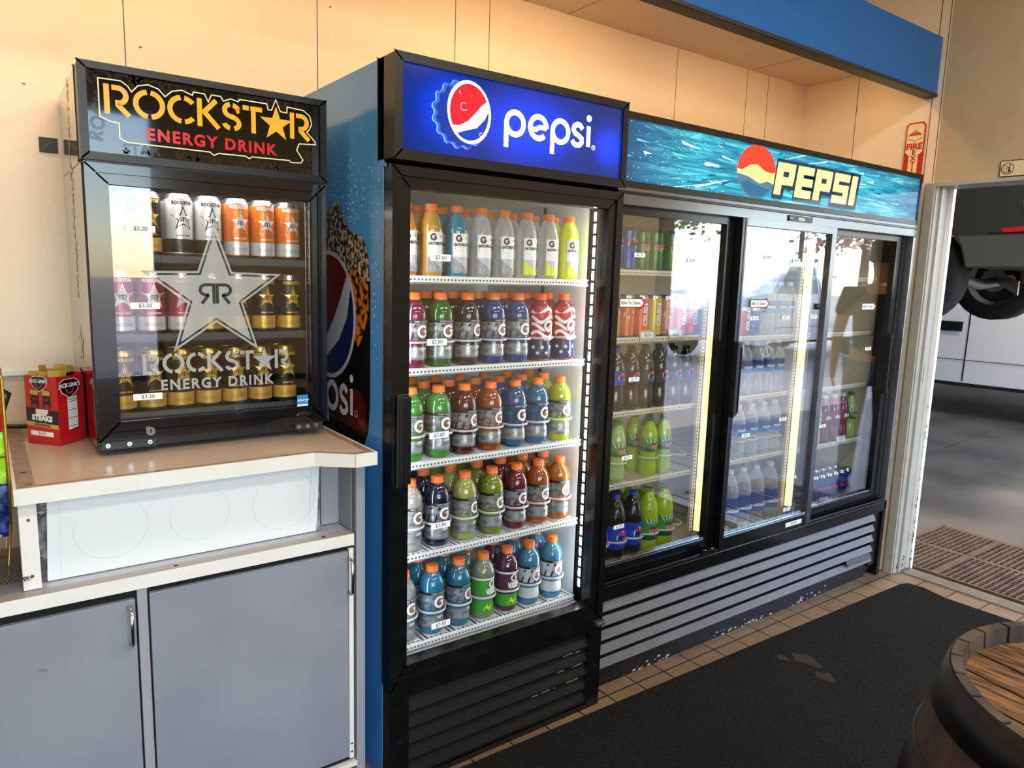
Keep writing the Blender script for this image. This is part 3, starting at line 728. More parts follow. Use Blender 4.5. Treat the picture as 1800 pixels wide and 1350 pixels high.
# ------------------------------------------------------------------ cooler pieces
def hollow(b, x0, x1, y0, y1, z0, z1, t, m, back=True, bottom=True, top=True):
    b.box(x0, x0 + t, y0, y1, z0, z1, m); b.box(x1 - t, x1, y0, y1, z0, z1, m)
    if top: b.box(x0 + t, x1 - t, y0, y1, z1 - t, z1, m)
    if bottom: b.box(x0 + t, x1 - t, y0, y1, z0, z0 + t, m)
    if back: b.box(x0 + t, x1 - t, y1 - t, y1, z0 + t, z1 - t, m)
def frame_rect(b, x0, x1, z0, z1, wl, wr, wb, wt, y0, y1, m, prof=True):
    """mitred door frame with a stepped face"""
    for k, (ins, yy) in enumerate(((0, y0), (0.45, y0 + 0.006)) if prof else ((0, y0),)):
        e = 1.0
        o = [(x0 + wl * ins, z0 + wb * ins), (x1 - wr * ins, z0 + wb * ins), (x1 - wr * ins, z1 - wt * ins), (x0 + wl * ins, z1 - wt * ins)]
        i_ = [(x0 + wl * (0.42 if (prof and k == 0) else 1), z0 + wb * (0.42 if (prof and k == 0) else 1)), (x1 - wr * (0.42 if (prof and k == 0) else 1), z0 + wb * (0.42 if (prof and k == 0) else 1)),
              (x1 - wr * (0.42 if (prof and k == 0) else 1), z1 - wt * (0.42 if (prof and k == 0) else 1)), (x0 + wl * (0.42 if (prof and k == 0) else 1), z1 - wt * (0.42 if (prof and k == 0) else 1))]
        for s in range(4):
            a, c = s, (s + 1) % 4
            q = [o[a], o[c], i_[c], i_[a]]
            v = [(p[0], yy, p[1]) for p in q] + [(p[0], y1, p[1]) for p in q]
            b.add(v, [(0, 1, 2, 3)[::-1], (4, 5, 6, 7), (0, 4, 5, 1), (1, 5, 6, 2), (2, 6, 7, 3), (3, 7, 4, 0)], m)
def shelf(parent, x0, x1, y0, y1, z, lipm, n=58, name='shelf'):
    b = MB(); b.box(x0, x1, y0, y0 + 0.004, z - 0.016, z + 0.004, lipm); b.box(x0, x1, y0, y0 + 0.014, z - 0.017, z - 0.014, lipm)
    st = (x1 - x0 - 0.01) / n
    for i in range(n): b.box(x0 + 0.005 + st * i, x0 + 0.005 + st * (i + 0.45), y0 - 0.0004, y0, z - 0.009, z - 0.004, DASH)
    b.box(x0, x0 + 0.005, y0, y1, z - 0.010, z, lipm); b.box(x1 - 0.005, x1, y0, y1, z - 0.010, z, lipm)
    for i in range(int((x1 - x0) / 0.016)):
        xx = x0 + 0.010 + 0.016 * i
        b.box(xx, xx + 0.004, y0 + 0.004, y1, z - 0.006, z - 0.001, lipm)
    for yy in (y0 + 0.2, y1 - 0.05): b.box(x0, x1, yy, yy + 0.006, z - 0.012, z - 0.006, lipm)
    return b.build(name, parent)
def sticker(parent, x, y, z, body, w_=0.045, h_=0.013, name='price_sticker', lab=None):
    b = MB(); fn = front(x, y, z)
    b.prism([(-w_ / 2, -h_ / 2), (w_ / 2, -h_ / 2), (w_ / 2, h_ / 2), (-w_ / 2, h_ / 2)], fn, 0, 0.0005, PAPER)
    if body: b.text(body, h_ * 0.85, fn, mat('blue_print', '#2b3f7a', 0.5), 0, 0, 0.0008, bold=0.0001)
    o = b.build(name, parent)
    return o
def lane_tray(x, y, z, where, i, sh, r=0.0375, zz=0.072, m=None, depth=0.50):
    """clear organiser lane: flat track with a raised ring stop at the front"""
    m = m or clear_plastic('organiser_plastic', '#eef2f4', 0.45, 0.15)
    t = empty('shelf_organizer', (x, y, z), f'translucent organizer lane {ORD[i]} from left, {sh} shelf, {where}', 'organizer', 'organizer lanes in ' + where)
    b = MB(); b.box(x - 0.034, x + 0.034, y - 0.036, y + depth - 0.05, z + 0.0002, z + 0.0012, m); b.build('track', t)
    b = MB(); R = r + 0.0030
    v = []; n = 22
    for k in range(n + 1):
        a = radians(-205 + 230 * k / n)
        for (dr, dz) in ((0, 0), (0.0045, 0), (0.0045, 0.006), (0, 0.006)): v.append((x + (R + dr) * cos(a), y + (R + dr) * sin(a), z + zz + dz))
    f = [(4 * k + q, 4 * k + (q + 1) % 4, 4 * k + 4 + (q + 1) % 4, 4 * k + 4 + q) for k in range(n) for q in range(4)]
    b.add(v, f, m, True); b.build('front_ring', t)
    return t

# ================================================================== single-door cooler
PX0, PX1, PY0, PZ1 = 0.853, 1.645, 1.685, 2.0
P = empty('display_cooler', (1.249, 2.06, 0), 'tall single-door display cooler with blue lit header sign and blue side panel', 'cooler')
b = MB(); hollow(b, PX0 + 0.002, PX1, 1.742, 2.44, 0.31, 1.745, 0.012, BLACK, back=True); b.box(PX0 + 0.002, PX1, 1.78, 2.44, 1.747, PZ1 - 0.004, BLACK)
b.box(PX0 + 0.002, PX1, 1.74, 2.44, 0.008, 0.308, BLACK)
b.build('cabinet_shell', P, bevel=0.003)
b = MB(); hollow(b, PX0 + 0.016, PX1 - 0.014, 1.744, 2.40, 0.324, 1.731, 0.022, WHITEL)
for xx in (PX0 + 0.039, PX1 - 0.040):
    b.box(xx, xx + 0.003, 2.02, 2.035, 0.36, 1.70, GAP)
b.build('liner', P)
b = MB(); b.box(PX0 + 0.034, PX0 + 0.044, 1.744, 1.772, 0.35, 1.70, BLACKP); b.build('left_mullion', P)
b = MB(); b.box(PX1 - 0.036, PX1 - 0.014, 1.744, 1.800, 0.35, 1.71, BLACKP)
for i in range(34):
    z = 0.42 + i * 0.0375
    b.lathe([(0.0035, 0.0), (0.0035, 0.007)], LEDW, 6, (PX1 - 0.0375, 1.770, z)); b.box(PX1 - 0.0372, PX1 - 0.0362, 1.764, 1.776, z - 0.012, z + 0.018, mat('led_strip_diffuser', '#dfe8ee', 0.4, emit='#dfeeff', es=1.6))
b.build('led_strip', P)
# base grille
b = MB(); b.box(PX0 + 0.0, PX1 + 0.002, 1.700, 1.74, 0.0, 0.304, GAP)
frame_rect(b, PX0, PX1 + 0.003, 0.0, 0.308, 0.055, 0.060, 0.018, 0.030, 1.687, 1.702, BLACK, prof=False)
for k in range(5):
    z = 0.030 + k * 0.050
    b.add([(PX0 + 0.055, 1.690, z), (PX1 - 0.057, 1.690, z), (PX1 - 0.057, 1.703, z + 0.030), (PX0 + 0.055, 1.703, z + 0.030), (PX0 + 0.055, 1.690, z - 0.006), (PX1 - 0.057, 1.690, z - 0.006)], [(0, 1, 2, 3), (4, 5, 1, 0)], BLACKP)
    b.box(PX0 + 0.055, PX1 - 0.057, 1.6885, 1.692, z - 0.007, z - 0.001, BLACKP)
random.seed(3)
for k in range(16):
    x = random.uniform(1.34, 1.56); z = random.choice((0.222, 0.172, 0.122)) + random.uniform(0.0, 0.003)
    b.box(x, x + random.uniform(0.006, 0.03), 1.6880, 1.6884, z, z + 0.003, mat('scratch_grey', '#8a857e', 0.6))
for xx in (PX0 + 0.025, PX1 - 0.022): b.lathe([(0.006, 0), (0.006, 0.001)], GAP, 12, (xx, 1.686, 0.15))
b.build('base_grille', P)
# door
D = MB(); frame_rect(D, PX0 - 0.004, PX1, 0.312, 1.730, 0.050, 0.052, 0.060, 0.048, 1.685, 1.738, BLACK)
D.box(PX0 - 0.003, PX1, 1.700, 1.738, 0.312, 0.322, BLACK)
door = D.build('door', P, bevel=0.002)
b = MB(); b.box(PX0 + 0.044, PX1 - 0.050, 1.704, 1.709, 0.370, 1.684, PANE); b.build('glass_pane', door)
b = MB(); b.box(PX0 - 0.006, PX0 + 0.030, 1.656, 1.685, 0.905, 1.155, BLACKP); b.box(PX0 + 0.006, PX0 + 0.036, 1.652, 1.657, 0.912, 1.148, BLACKP)
b.box(PX0 - 0.006, PX0 + 0.004, 1.648, 1.668, 0.905, 1.155, BLACKP); b.build('handle', door, bevel=0.004)
b = MB(); b.box(PX1 - 0.03, PX1 + 0.008, 1.672, 1.72, 0.298, 0.311, STEEL); b.build('hinge', P, bevel=0.002)
for (x, z) in ((1.000, 1.508), (0.992, 1.282), (1.003, 1.023), (1.012, 0.761), (1.018, 0.460)):
    sticker(door, x, 1.7035, z, '$3.60' if z > 1.4 else '$3.80', 0.062, 0.018)
# header sign
b = MB(); hx0, hx1, hz0, hz1 = PX0 - 0.001, PX1 + 0.002, 1.748, 2.0
frame_rect(b, hx0, hx1, hz0, hz1, 0.020, 0.018, 0.022, 0.018, 1.683, 1.780, BLACKP, prof=False)
hdr = b.build('header_housing', P, bevel=0.002)
def emis_art(name, build):
    m = bpy.data.materials.new(name); m.use_nodes = True; nt = m.node_tree; b_ = nt.nodes['Principled BSDF']
    col = build(nt)
    nt.links.new(col, b_.inputs['Base Color']); nt.links.new(col, b_.inputs['Emission Color'])
    b_.inputs['Roughness'].default_value = 0.06; b_.inputs['Emission Strength'].default_value = 0.75
    return m, b_
def ramp(nt, fac, stops):
    r = nt.nodes.new('ShaderNodeValToRGB'); e = r.color_ramp.elements
    while len(e) < len(stops): e.new(0.5)
    for i, (p, c) in enumerate(stops): e[i].position = p; e[i].color = lin(c) + (1,)
    nt.links.new(fac, r.inputs[0]); return r.outputs[0]
def p_sign(nt):
    tc = nt.nodes.new('ShaderNodeTexCoord'); out = None
    for (cx, cz, sx_, sz, mx_) in ((1.27, 1.875, 3.2, 6.2, 1.0), (1.575, 1.86, 9.0, 10.0, 0.8), (1.02, 1.88, 5.5, 6.5, 0.8)):
        mp = nt.nodes.new('ShaderNodeMapping'); mp.vector_type = 'POINT'
        mp.inputs['Location'].default_value = (-(cx) * sx_, -1.685 * 0, -cz * sz); mp.inputs['Scale'].default_value = (sx_, 0.0, sz)
        gr = nt.nodes.new('ShaderNodeTexGradient'); gr.gradient_type = 'SPHERICAL'
        nt.links.new(tc.outputs['Object'], mp.inputs[0]); nt.links.new(mp.outputs[0], gr.inputs[0])
        if out is None: out = gr.outputs['Fac']
        else:
            ad = nt.nodes.new('ShaderNodeMath'); ad.operation = 'MAXIMUM'; nt.links.new(out, ad.inputs[0]); nt.links.new(gr.outputs['Fac'], ad.inputs[1]); out = ad.outputs[0]
    return ramp(nt, out, [(0.0, '#07205f'), (0.35, '#08257f'), (0.8, '#0a35d8'), (1.0, '#0d3cf0')])
PSIGN, pb = emis_art('blue_sign_face', p_sign)
SGW = mat('sign_white_lit', '#ffffff', 0.1, emit='#ffffff', es=0.95)
SGR = mat('sign_red_lit', '#e21f2b', 0.1, emit='#e21f2b', es=0.75)
SGB = mat('sign_blue_lit', '#0a2bb0', 0.1, emit='#0a2bb0', es=0.6)
SGL = mat('sign_lightblue_lit', '#7fb4ee', 0.1, emit='#7fb4ee', es=0.7)
SGD = mat('sign_deep_lit', '#07206c', 0.1, emit='#07206c', es=0.5)
b = MB(); ys = 1.690
b.box(hx0 + 0.018, hx1 - 0.016, ys, ys + 0.004, hz0 + 0.020, hz1 - 0.016, PSIGN)
fn = front(0, ys, 0)
# crown cap seen at an angle, with the round emblem on it
cap = []
for k in range(64):
    a = 2 * pi * k / 64; rr = 1.0 + (0.085 if (k // 2) % 2 else 0.0)
    cap.append((1.046 + 0.082 * rr * cos(a), 1.878 + 0.080 * rr * sin(a)))
b.poly(cap, fn, SGL, 0.0007)
b.poly([(x + 0.003, z + 0.001) for x, z in cap], fn, mat('sign_cap_blue_lit', '#2f5fc4', 0.1, emit='#2b58c0', es=0.6), 0.0009)
b.poly([(1.046 + (x - 1.046) * 0.93 + 0.006, 1.878 + (z - 1.878) * 0.93) for x, z in cap], fn, mat('sign_cap_dark_lit', '#12328f', 0.1, emit='#12328f', es=0.6), 0.0010)
def ell(cx, cz, rx, rz, tilt, n=40):
    return [(cx + rx * cos(a) * cos(tilt) - rz * sin(a) * sin(tilt), cz + rx * cos(a) * sin(tilt) + rz * sin(a) * cos(tilt)) for a in [2 * pi * i / n for i in range(n)]]
ec = (1.072, 1.888)
b.poly(ell(ec[0], ec[1], 0.068, 0.080, 0.12), fn, SGW, 0.0012)
R1, R2 = 0.0605, 0.0715
def ecut(f0, f1, n=22):   # part of the ellipse between angles
    return [(ec[0] + R1 * cos(radians(a)) , ec[1] + R2 * sin(radians(a))) for a in [f0 + (f1 - f0) * i / n for i in range(n + 1)]]
red = ecut(28, 212); red += [(ec[0] - 0.030, ec[1] - 0.036), (ec[0] - 0.004, ec[1] - 0.022), (ec[0] + 0.022, ec[1] + 0.004), (ec[0] + 0.040, ec[1] + 0.024)]
b.poly(red, fn, SGR, 0.0016)
blu = ecut(-128, 8); blu += [(ec[0] + 0.048, ec[1] - 0.012), (ec[0] + 0.024, ec[1] - 0.036), (ec[0] - 0.008, ec[1] - 0.046)]
b.poly(blu, fn, mat('sign_globe_blue_lit', '#12309c', 0.1, emit='#12309c', es=0.8), 0.0016)
DROP = mat('sign_drop_lit', '#f3c7c9', 0.1, emit='#e9b9bd', es=0.6)
for (dx, dz, r) in ((-0.018, 0.012, 0.010), (0.044, 0.006, 0.008), (0.005, -0.036, 0.004), (0.018, -0.030, 0.003), (0.038, -0.052, 0.005), (-0.030, 0.046, 0.003)):
    b.stroke(arc(ec[0] + dx, ec[1] + dz, r, 60, 330, 12), 0.0016, fn, DROP, 0.0019)
# lower-case word drawn with even round strokes
W_ = 0.0150
def word(b, x, z, s, fn, m, wd, w):
    """'pepsi' in round strokes; s = x-height"""
    r = s / 2; cx = x
    b.stroke([(cx, z - s * 0.62), (cx, z + r)], wd, fn, m, w); b.stroke(arc(cx + r, z + r, r, 0, 360, 28)[:-1], wd, fn, m, w + 0.0001, closed=True)
    cx = x + s * 1.40
    b.stroke([(cx + 0.02 * s, z + r * 0.85), (cx + r * 0.7, z + r * 0.78), (cx + r, z + r * 0.98), (cx + r * 1.4, z + r * 1.08), (cx + 2 * r, z + r)], wd * 0.85, fn, m, w + 0.0001)
    b.stroke(arc(cx + r, z + r, r, 0, 318, 26), wd, fn, m, w)
    cx = x + s * 2.78
    b.stroke([(cx, z - s * 0.62), (cx, z + r)], wd, fn, m, w); b.stroke(arc(cx + r, z + r, r, 0, 360, 28)[:-1], wd, fn, m, w + 0.0001, closed=True)
    cx = x + s * 4.05
    S = [(cx + s * 0.66, z + s * 0.80), (cx + s * 0.52, z + s * 0.96), (cx + s * 0.33, z + s), (cx + s * 0.12, z + s * 0.90), (cx + s * 0.06, z + s * 0.72), (cx + s * 0.18, z + s * 0.56), (cx + s * 0.42, z + s * 0.46),
         (cx + s * 0.62, z + s * 0.34), (cx + s * 0.64, z + s * 0.16), (cx + s * 0.50, z + s * 0.03), (cx + s * 0.28, z - s * 0.01), (cx + s * 0.10, z + s * 0.06), (cx, z + s * 0.20)]
    b.stroke(S, wd, fn, m, w)
    cx = x + s * 5.12
    b.stroke([(cx, z), (cx, z + s)], wd, fn, m, w); b.poly(arc(cx, z + s * 1.38, wd * 0.66, 0, 360, 14)[:-1], fn, m, w)
word(b, 1.192, 1.852, 0.0585, fn, SGW, W_, 0.0012)
b.stroke(arc(1.513, 1.852, 0.0065, 0, 360, 16)[:-1], 0.0016, fn, SGW, 0.0012, closed=True); b.text('R', 0.009, fn, SGW, 1.513, 1.852, 0.0012)
b.build('sign_panel', hdr)
# left side panel with the bottle artwork
def side_mat(nt):
    tc = nt.nodes.new('ShaderNodeTexCoord'); sp = nt.nodes.new('ShaderNodeSeparateXYZ'); nt.links.new(tc.outputs['Object'], sp.inputs[0])
    return sp
SBLUE = mat('panel_blue', '#4a94d8', 0.16, spec=0.6, noise=(2.2, '#3b86cf', 0.35, 0.7))
b = MB(); b.box(PX0 - 0.001, PX0 + 0.002, 1.745, 2.44, 0.0, 1.998, SBLUE)
fs = lambda u, v, w_=0.0: (PX0 - 0.001 - w_, u, v)      # u is y here
DARK = mat('panel_cola_dark', '#0c0806', 0.2, noise=(26, '#1d0f07', 0.55, 0.75))
can = [(1.822, 1.42), (1.824, 1.10), (1.835, 1.02), (1.865, 0.975), (1.95, 0.955), (2.44, 0.945), (2.44, 1.53), (2.30, 1.565), (2.16, 1.60), (2.10, 1.655), (2.03, 1.662), (1.985, 1.60), (1.955, 1.575), (1.88, 1.560), (1.838, 1.525)]
b.poly(can, fs, DARK, 0.0006)
FOAM = mat('panel_foam', '#a89d8c', 0.4, noise=(60, '#1f1a14', 0.44, 0.54))
foam = [(1.826, 1.44), (1.838, 1.525), (1.88, 1.560), (1.955, 1.575), (1.985, 1.60), (2.03, 1.662), (2.10, 1.655), (2.16, 1.60), (2.30, 1.565), (2.44, 1.53), (2.44, 1.44), (2.2, 1.43), (2.10, 1.47), (2.00, 1.43), (1.93, 1.47), (1.87, 1.44)]
b.poly(foam, fs, FOAM, 0.0010)
AMB = mat('panel_amber', '#b8681a', 0.3, noise=(46, '#1c0c05', 0.46, 0.56))
b.poly([(1.835, 1.43), (1.87, 1.45), (1.93, 1.475), (2.00, 1.44), (2.02, 1.36), (1.96, 1.30), (1.90, 1.25), (1.86, 1.30), (1.832, 1.36)], fs, AMB, 0.0013)
b.poly([(1.85, 1.00), (1.85, 1.10), (1.90, 1.13), (2.06, 1.12), (2.10, 1.06), (2.02, 1.02)], fs, mat('panel_red_glow', '#3a0a08', 0.3, noise=(30, '#7a1712', 0.5, 0.7)), 0.0010)
gc = (2.115, 1.333); GR = (0.200, 0.192)
def gel(k, a0=0, a1=360, n=48): return [(gc[0] - GR[0] * k * cos(radians(a0 + (a1 - a0) * i / n)), gc[1] + GR[1] * k * sin(radians(a0 + (a1 - a0) * i / n))) for i in range(n + 1)]
b.poly(gel(1.0)[:-1], fs, mat('panel_silver', '#b9bcc6', 0.25), 0.0018)
b.poly(gel(0.93, 42, 200, 30) + [(gc[0] + 0.10, gc[1] - 0.10), (gc[0] + 0.02, gc[1] - 0.07), (gc[0] - 0.04, gc[1] - 0.01), (gc[0] - 0.09, gc[1] + 0.05)], fs, mat('panel_dark_red', '#5c0f12', 0.25), 0.0022)
b.poly(gel(0.93, -140, 28, 30) + [(gc[0] - 0.14, gc[1] + 0.0), (gc[0] - 0.08, gc[1] - 0.07), (gc[0] + 0.02, gc[1] - 0.13)], fs, mat('panel_dark_blue', '#0a1c55', 0.25), 0.0022)
fword = lambda u, v, w_=0.0: (PX0 - 0.001 - w_, 2.345 - u, v)
word(b, 0.0, 1.050, 0.078, fword, mat('panel_letter_silver', '#c9ced6', 0.3), 0.0185, 0.0022)
b.stroke([(u, v) for u, v in arc(0.432, 1.060, 0.009, 0, 360, 14)[:-1]], 0.002, fword, mat('panel_letter_silver', '#c9ced6', 0.3), 0.0022, closed=True)
random.seed(11)
SPK = mat('panel_bubble', '#bcd8f0', 0.3)
for k in range(230):
    y = random.gauss(1.98, 0.12); z = 1.60 + abs(random.gauss(0, 0.10)) if random.random() < 0.8 else random.uniform(1.2, 1.6)
    if z < 1.58: y = random.uniform(1.77, 1.815)
    if not (1.76 < y < 2.4): continue
    r = random.uniform(0.0008, 0.0030); b.poly([(y + r * cos(a), z + r * 1.3 * sin(a)) for a in (0, 1.05, 2.1, 3.14, 4.2, 5.2)], fs, SPK, 0.0004)
tag(b.build('side_panel', P), 'blue side panel printed with a foaming cola bottle and round emblem')
# shelves
PSH = [1.455, 1.197, 0.925, 0.650, 0.372]
for z in PSH: shelf(P, PX0 + 0.044, PX1 - 0.045, 1.782, 2.36, z, WIRE)
SN = ['top', 'second', 'middle', 'fourth', 'bottom']
XS5 = [0.992, 1.080, 1.172, 1.267, 1.360, 1.450, 1.547]
row_x = {0: [0.962, 1.044, 1.128, 1.212, 1.296, 1.382, 1.470, 1.555], 1: XS5, 2: [0.985, 1.078, 1.168, 1.264, 1.359, 1.449, 1.545], 3: [0.985, 1.078, 1.176, 1.278, 1.374, 1.466, 1.556], 4: [0.966, 1.064, 1.160, 1.252, 1.347, 1.439, 1.537]}
WP = 'single-door cooler'
lime = mat('lime_label', '#cfdc2a', 0.35)
r0 = [('#c8742a', None, False, 'orange'), ('#b98a3a', None, False, 'amber'), ('#2e7f9a', None, False, 'teal'), ('', None, True, 'clear'), ('', None, True, 'clear'), ('', lime, True, 'clear'), ('', lime, True, 'clear'), ('#cfd52e', lime, False, 'yellow')]
for i, (c, acc, cl, nm) in enumerate(r0):
    stock(slim_sports_bottle(c, acc, cl), f'{nm} electrolyte bottle', 'bottle', row_x[0][i], (1.835, 1.915), PSH[0], i, SN[0], WP, 'drinks in the single-door cooler')
rows = {1: [('#7d1d4a', 'silver', 'magenta'), ('#2f6b22', 'silver', 'green'), ('#33202e', 'silver', 'dark purple'), ('#143f8c', 'silver', 'deep blue'), ('#1d4f96', 'silver', 'deep blue'), ('#a01f2b', 'flag', 'flag-wrapped'), ('#a01f2b', 'flag', 'flag-wrapped')],
        2: [('#4a9a3f', 'silver', 'green'), ('#4f9a48', 'silver', 'green'), ('#5a1a1c', 'silver', 'dark red'), ('#a8511a', 'silver', 'burnt orange'), ('#175a9a', 'band', 'blue'), ('#1f6fa6', 'band', 'blue'), ('#c3cf1e', 'silver', 'lime')],
        3: [('#b9b8b2', 'silver', 'pale grey'), ('#161a3c', 'silver', 'navy'), ('#b8bb62', 'silver', 'pale yellow'), ('#8b9624', 'silver', 'olive yellow'), ('#7a1f2a', 'silver', 'cherry red'), ('#b35a17', 'silver', 'orange'), ('#c6741a', 'silver', 'orange')],
        4: [('#9aa6a6', 'silver', 'pale grey'), ('#2f86ad', 'silver', 'light blue'), ('#2c7f98', 'silver', 'teal blue'), ('#8f9e86', 'lower', 'green-labelled'), ('#5b2c48', 'lower', 'plum'), ('#4a93bd', 'pale', 'light blue'), ('#4a9bc6', 'pale', 'light blue')]}
for s, items in rows.items():
    for i, (c, st, nm) in enumerate(items):
        du = (0.010, 0.006, 0.018, 0.012, 0.004, 0.006, 0.004)[i]
        ys_ = (1.838, 1.926, 2.014) if s in (1, 2, 3) else (1.838, 1.926)
        stock(sports_bottle(c, st, ORANGE2 if (c == '#a01f2b') else None, du), f'{nm} sports drink bottle', 'bottle', row_x[s][i], ys_, PSH[s] + 0.0016, i, SN[s], WP, 'drinks in the single-door cooler')
        lane_tray(row_x[s][i], 1.838, PSH[s], WP, i, SN[s])

# ================================================================== wide sliding-door cooler
LX0, LX1, LY = 1.668, 3.650, 1.735
L = empty('display_cooler', (2.66, 2.09, 0), 'wide three-door sliding glass cooler with teal lit header sign', 'cooler')
b = MB(); hollow(b, LX0, LX1, 1.86, 2.44, 0.35, 1.762, 0.012, BLACK); b.box(LX0, LX1, 1.80, 2.44, 1.764, 1.990, BLACK); b.box(LX0, LX1, 1.775, 2.44, 0.02, 0.348, BLACK)
b.build('cabinet_shell', L, bevel=0.003)
b = MB(); hollow(b, LX0 + 0.014, LX1 - 0.014, 1.862, 2.40, 0.362, 1.750, 0.022, BEIGEL)
b.box(2.960, 2.985, 2.10, 2.378, 0.385, 1.72, BEIGEL); b.build('liner', L)
DSIL = mat('satin_frame_metal', '#77797e', 0.22, 0.85)
b = MB()
b.box(LX0, LX1, LY + 0.0, 1.86, 1.704, 1.760, DSIL)        # top rail
b.box(LX0, LX1, LY - 0.004, LY + 0.02, 1.738, 1.748, BLACK)
b.box(LX1 - 0.022, LX1, LY, 1.86, 0.35, 1.704, STEEL); b.box(LX1 - 0.062, LX1 - 0.022, LY + 0.03, 1.86, 0.42, 1.704, GAP)
b.box(LX0, LX1 - 0.03, LY - 0.004, 1.86, 0.345, 0.398, BLACK); b.box(LX0, LX1 - 0.03, LY + 0.002, LY + 0.012, 0.398, 0.408, BLACK)
b.box(LX0, LX0 + 0.028, LY, 1.86, 0.398, 1.704, BLACK)
b.box(LX1 - 0.03, LX1, 1.735, 1.80, 0.0, 0.398, BLACK)
b.build('door_track_frame', L, bevel=0.002)
b = MB(); b.box(2.60, 2.76, LY - 0.006, LY - 0.001, 1.712, 1.734, BLACKP); b.text('true', 0.024, front(2.68, LY - 0.006, 1.723), PAPER, 0, 0, 0.0006, bold=0.0007, shear=0.3)
b.box(2.60, 2.625, LY - 0.0068, LY - 0.006, 1.722, 1.724, PAPER)
b.build('name_badge', L)
# sliding doors: the middle one rides in the front track
def sliding_door(x0, x1, y, wl, wr, fm, tag_text, handle_x, wt=0.028, wb=0.048):
    D = MB(); D_ = fm
    z0, z1 = 0.402, 1.706
    D.box(x0, x0 + wl, y, y + 0.030, z0, z1, BLACK); D.box(x1 - wr, x1, y, y + 0.030, z0, z1, fm)
    D.box(x0 + wl, x1 - wr, y, y + 0.030, z1 - wt, z1, fm); D.box(x0 + wl, x1 - wr, y, y + 0.030, z0, z0 + wb, BLACK)
    D.box(x0 + wl, x1 - wr, y + 0.004, y + 0.012, z0 + wb, z0 + wb + 0.008, CHROME)
    D.box(x0 + wl * 0.5, x0 + wl * 0.5 + 0.003, y - 0.001, y, z0, z1, GAP)
    d = D.build('sliding_door', L, bevel=0.0015)
    g = MB(); g.box(x0 + wl - 0.004, x1 - wr + 0.004, y + 0.014, y + 0.019, z0 + wb - 0.004, z1 - wt + 0.004, PANE2); g.build('glass_pane', d)
    if handle_x is not None:
        h = MB(); h.prism([(0, 0.945), (0.026, 0.960), (0.026, 1.228), (0, 1.243)], front(handle_x, y, 0), 0.0, 0.020, BLACKP); h.box(handle_x + 0.020, handle_x + 0.026, y - 0.024, y, 0.965, 1.22, GAP)
        h.build('handle', d, bevel=0.003)
    return d
d1 = sliding_door(LX0 + 0.012, 2.334, LY + 0.034, 0.020, 0.064, BLACK, '', None)
d3 = sliding_door(2.930, LX1 - 0.045, LY + 0.034, 0.040, 0.062, BLACK, '', 3.545)
d2 = sliding_door(2.318, 2.960, LY + 0.000, 0.028, 0.034, DSIL, '', 2.318)
b = MB(); b.box(2.215, 2.29, LY - 0.006, LY + 0.004, 0.403, 0.424, BLACKP)
for xx in (2.232, 2.272): b.lathe([(0.004, 0.0), (0.003, 0.002), (0, 0.002)], CHROME, 8, (xx, LY - 0.004, 0.424))
b.build('door_stop', L)
y_ = LY + 0.034
for (x, z) in ((1.83, 1.548), (2.10, 1.538), (1.835, 1.118), (1.822, 0.837), (1.80, 0.585)): sticker(d1, x, y_ + 0.0125, z, '$2.79', 0.052, 0.015)
def arrow_sticker(parent, x, y, z):
    b = MB(); fn = front(x, y, z)
    b.prism([(-0.055, -0.016), (0.045, -0.016), (0.045, -0.024), (0.072, 0.0), (0.045, 0.024), (0.045, 0.016), (-0.055, 0.016)], fn, 0, 0.0006, INK)
    b.poly([(-0.052, -0.013), (0.048, -0.013), (0.062, 0.0), (0.048, 0.013), (-0.052, 0.013)], fn, PAPER, 0.0009)
    b.text('Slide To Open', 0.0155, fn, INK, -0.003, 0, 0.0012, bold=0.0003)
    b.poly([(0.045, -0.024), (0.072, 0.0), (0.045, 0.024), (0.060, 0.0)], fn, RED, 0.0012)
    b.build('slide_sticker', parent)
arrow_sticker(d1, 1.80, y_ + 0.0125, 1.385); arrow_sticker(d2, 2.47, LY + 0.0125, 1.385); arrow_sticker(d3, 3.36, y_ + 0.0125, 1.37)
for (x, z) in ((2.509, 1.566), (2.70, 1.56), (2.449, 1.328), (2.658, 1.328), (2.454, 0.857), (2.70, 0.90), (2.789, 0.49), (2.86, 1.33)): sticker(d2, x, LY + 0.0125, z, '$2.49', 0.052, 0.015)
for (x, z) in ((3.068, 0.828), (3.40, 1.17), (3.05, 1.50)): sticker(d3, x, y_ + 0.0125, z, '$3.29', 0.052, 0.015)
sticker(d2, 2.83, LY - 0.0006, 0.424, '$2.49', 0.12, 0.020)
# louvred grille
SLAT = mat('grey_louvre', '#6a686b', 0.42, 0.0, noise=(9, '#615f63', 0.4, 0.7))
b = MB(); b.box(LX0, LX1 - 0.05, LY + 0.036, LY + 0.05, 0.02, 0.345, GAP)
for k in range(5):
    z1 = 0.335 - k * 0.0535; x0, x1 = LX0, LX1 - 0.100 + 0.01 * 0
    a = [(LY + 0.010, z1), (LY - 0.004, z1 - 0.028), (LY - 0.002, z1 - 0.031), (LY + 0.026, z1 - 0.006)]
    v = [(x0, y, z) for y, z in a] + [(x1, y, z) for y, z in a]
    b.add(v, [(0, 1, 2, 3), (7, 6, 5, 4), (0, 4, 5, 1), (1, 5, 6, 2), (2, 6, 7, 3), (3, 7, 4, 0)], SLAT)
b.box(LX1 - 0.098, LX1 - 0.03, LY + 0.012, LY + 0.04, 0.06, 0.345, BLACK)
b.build('louvre_grille', L)
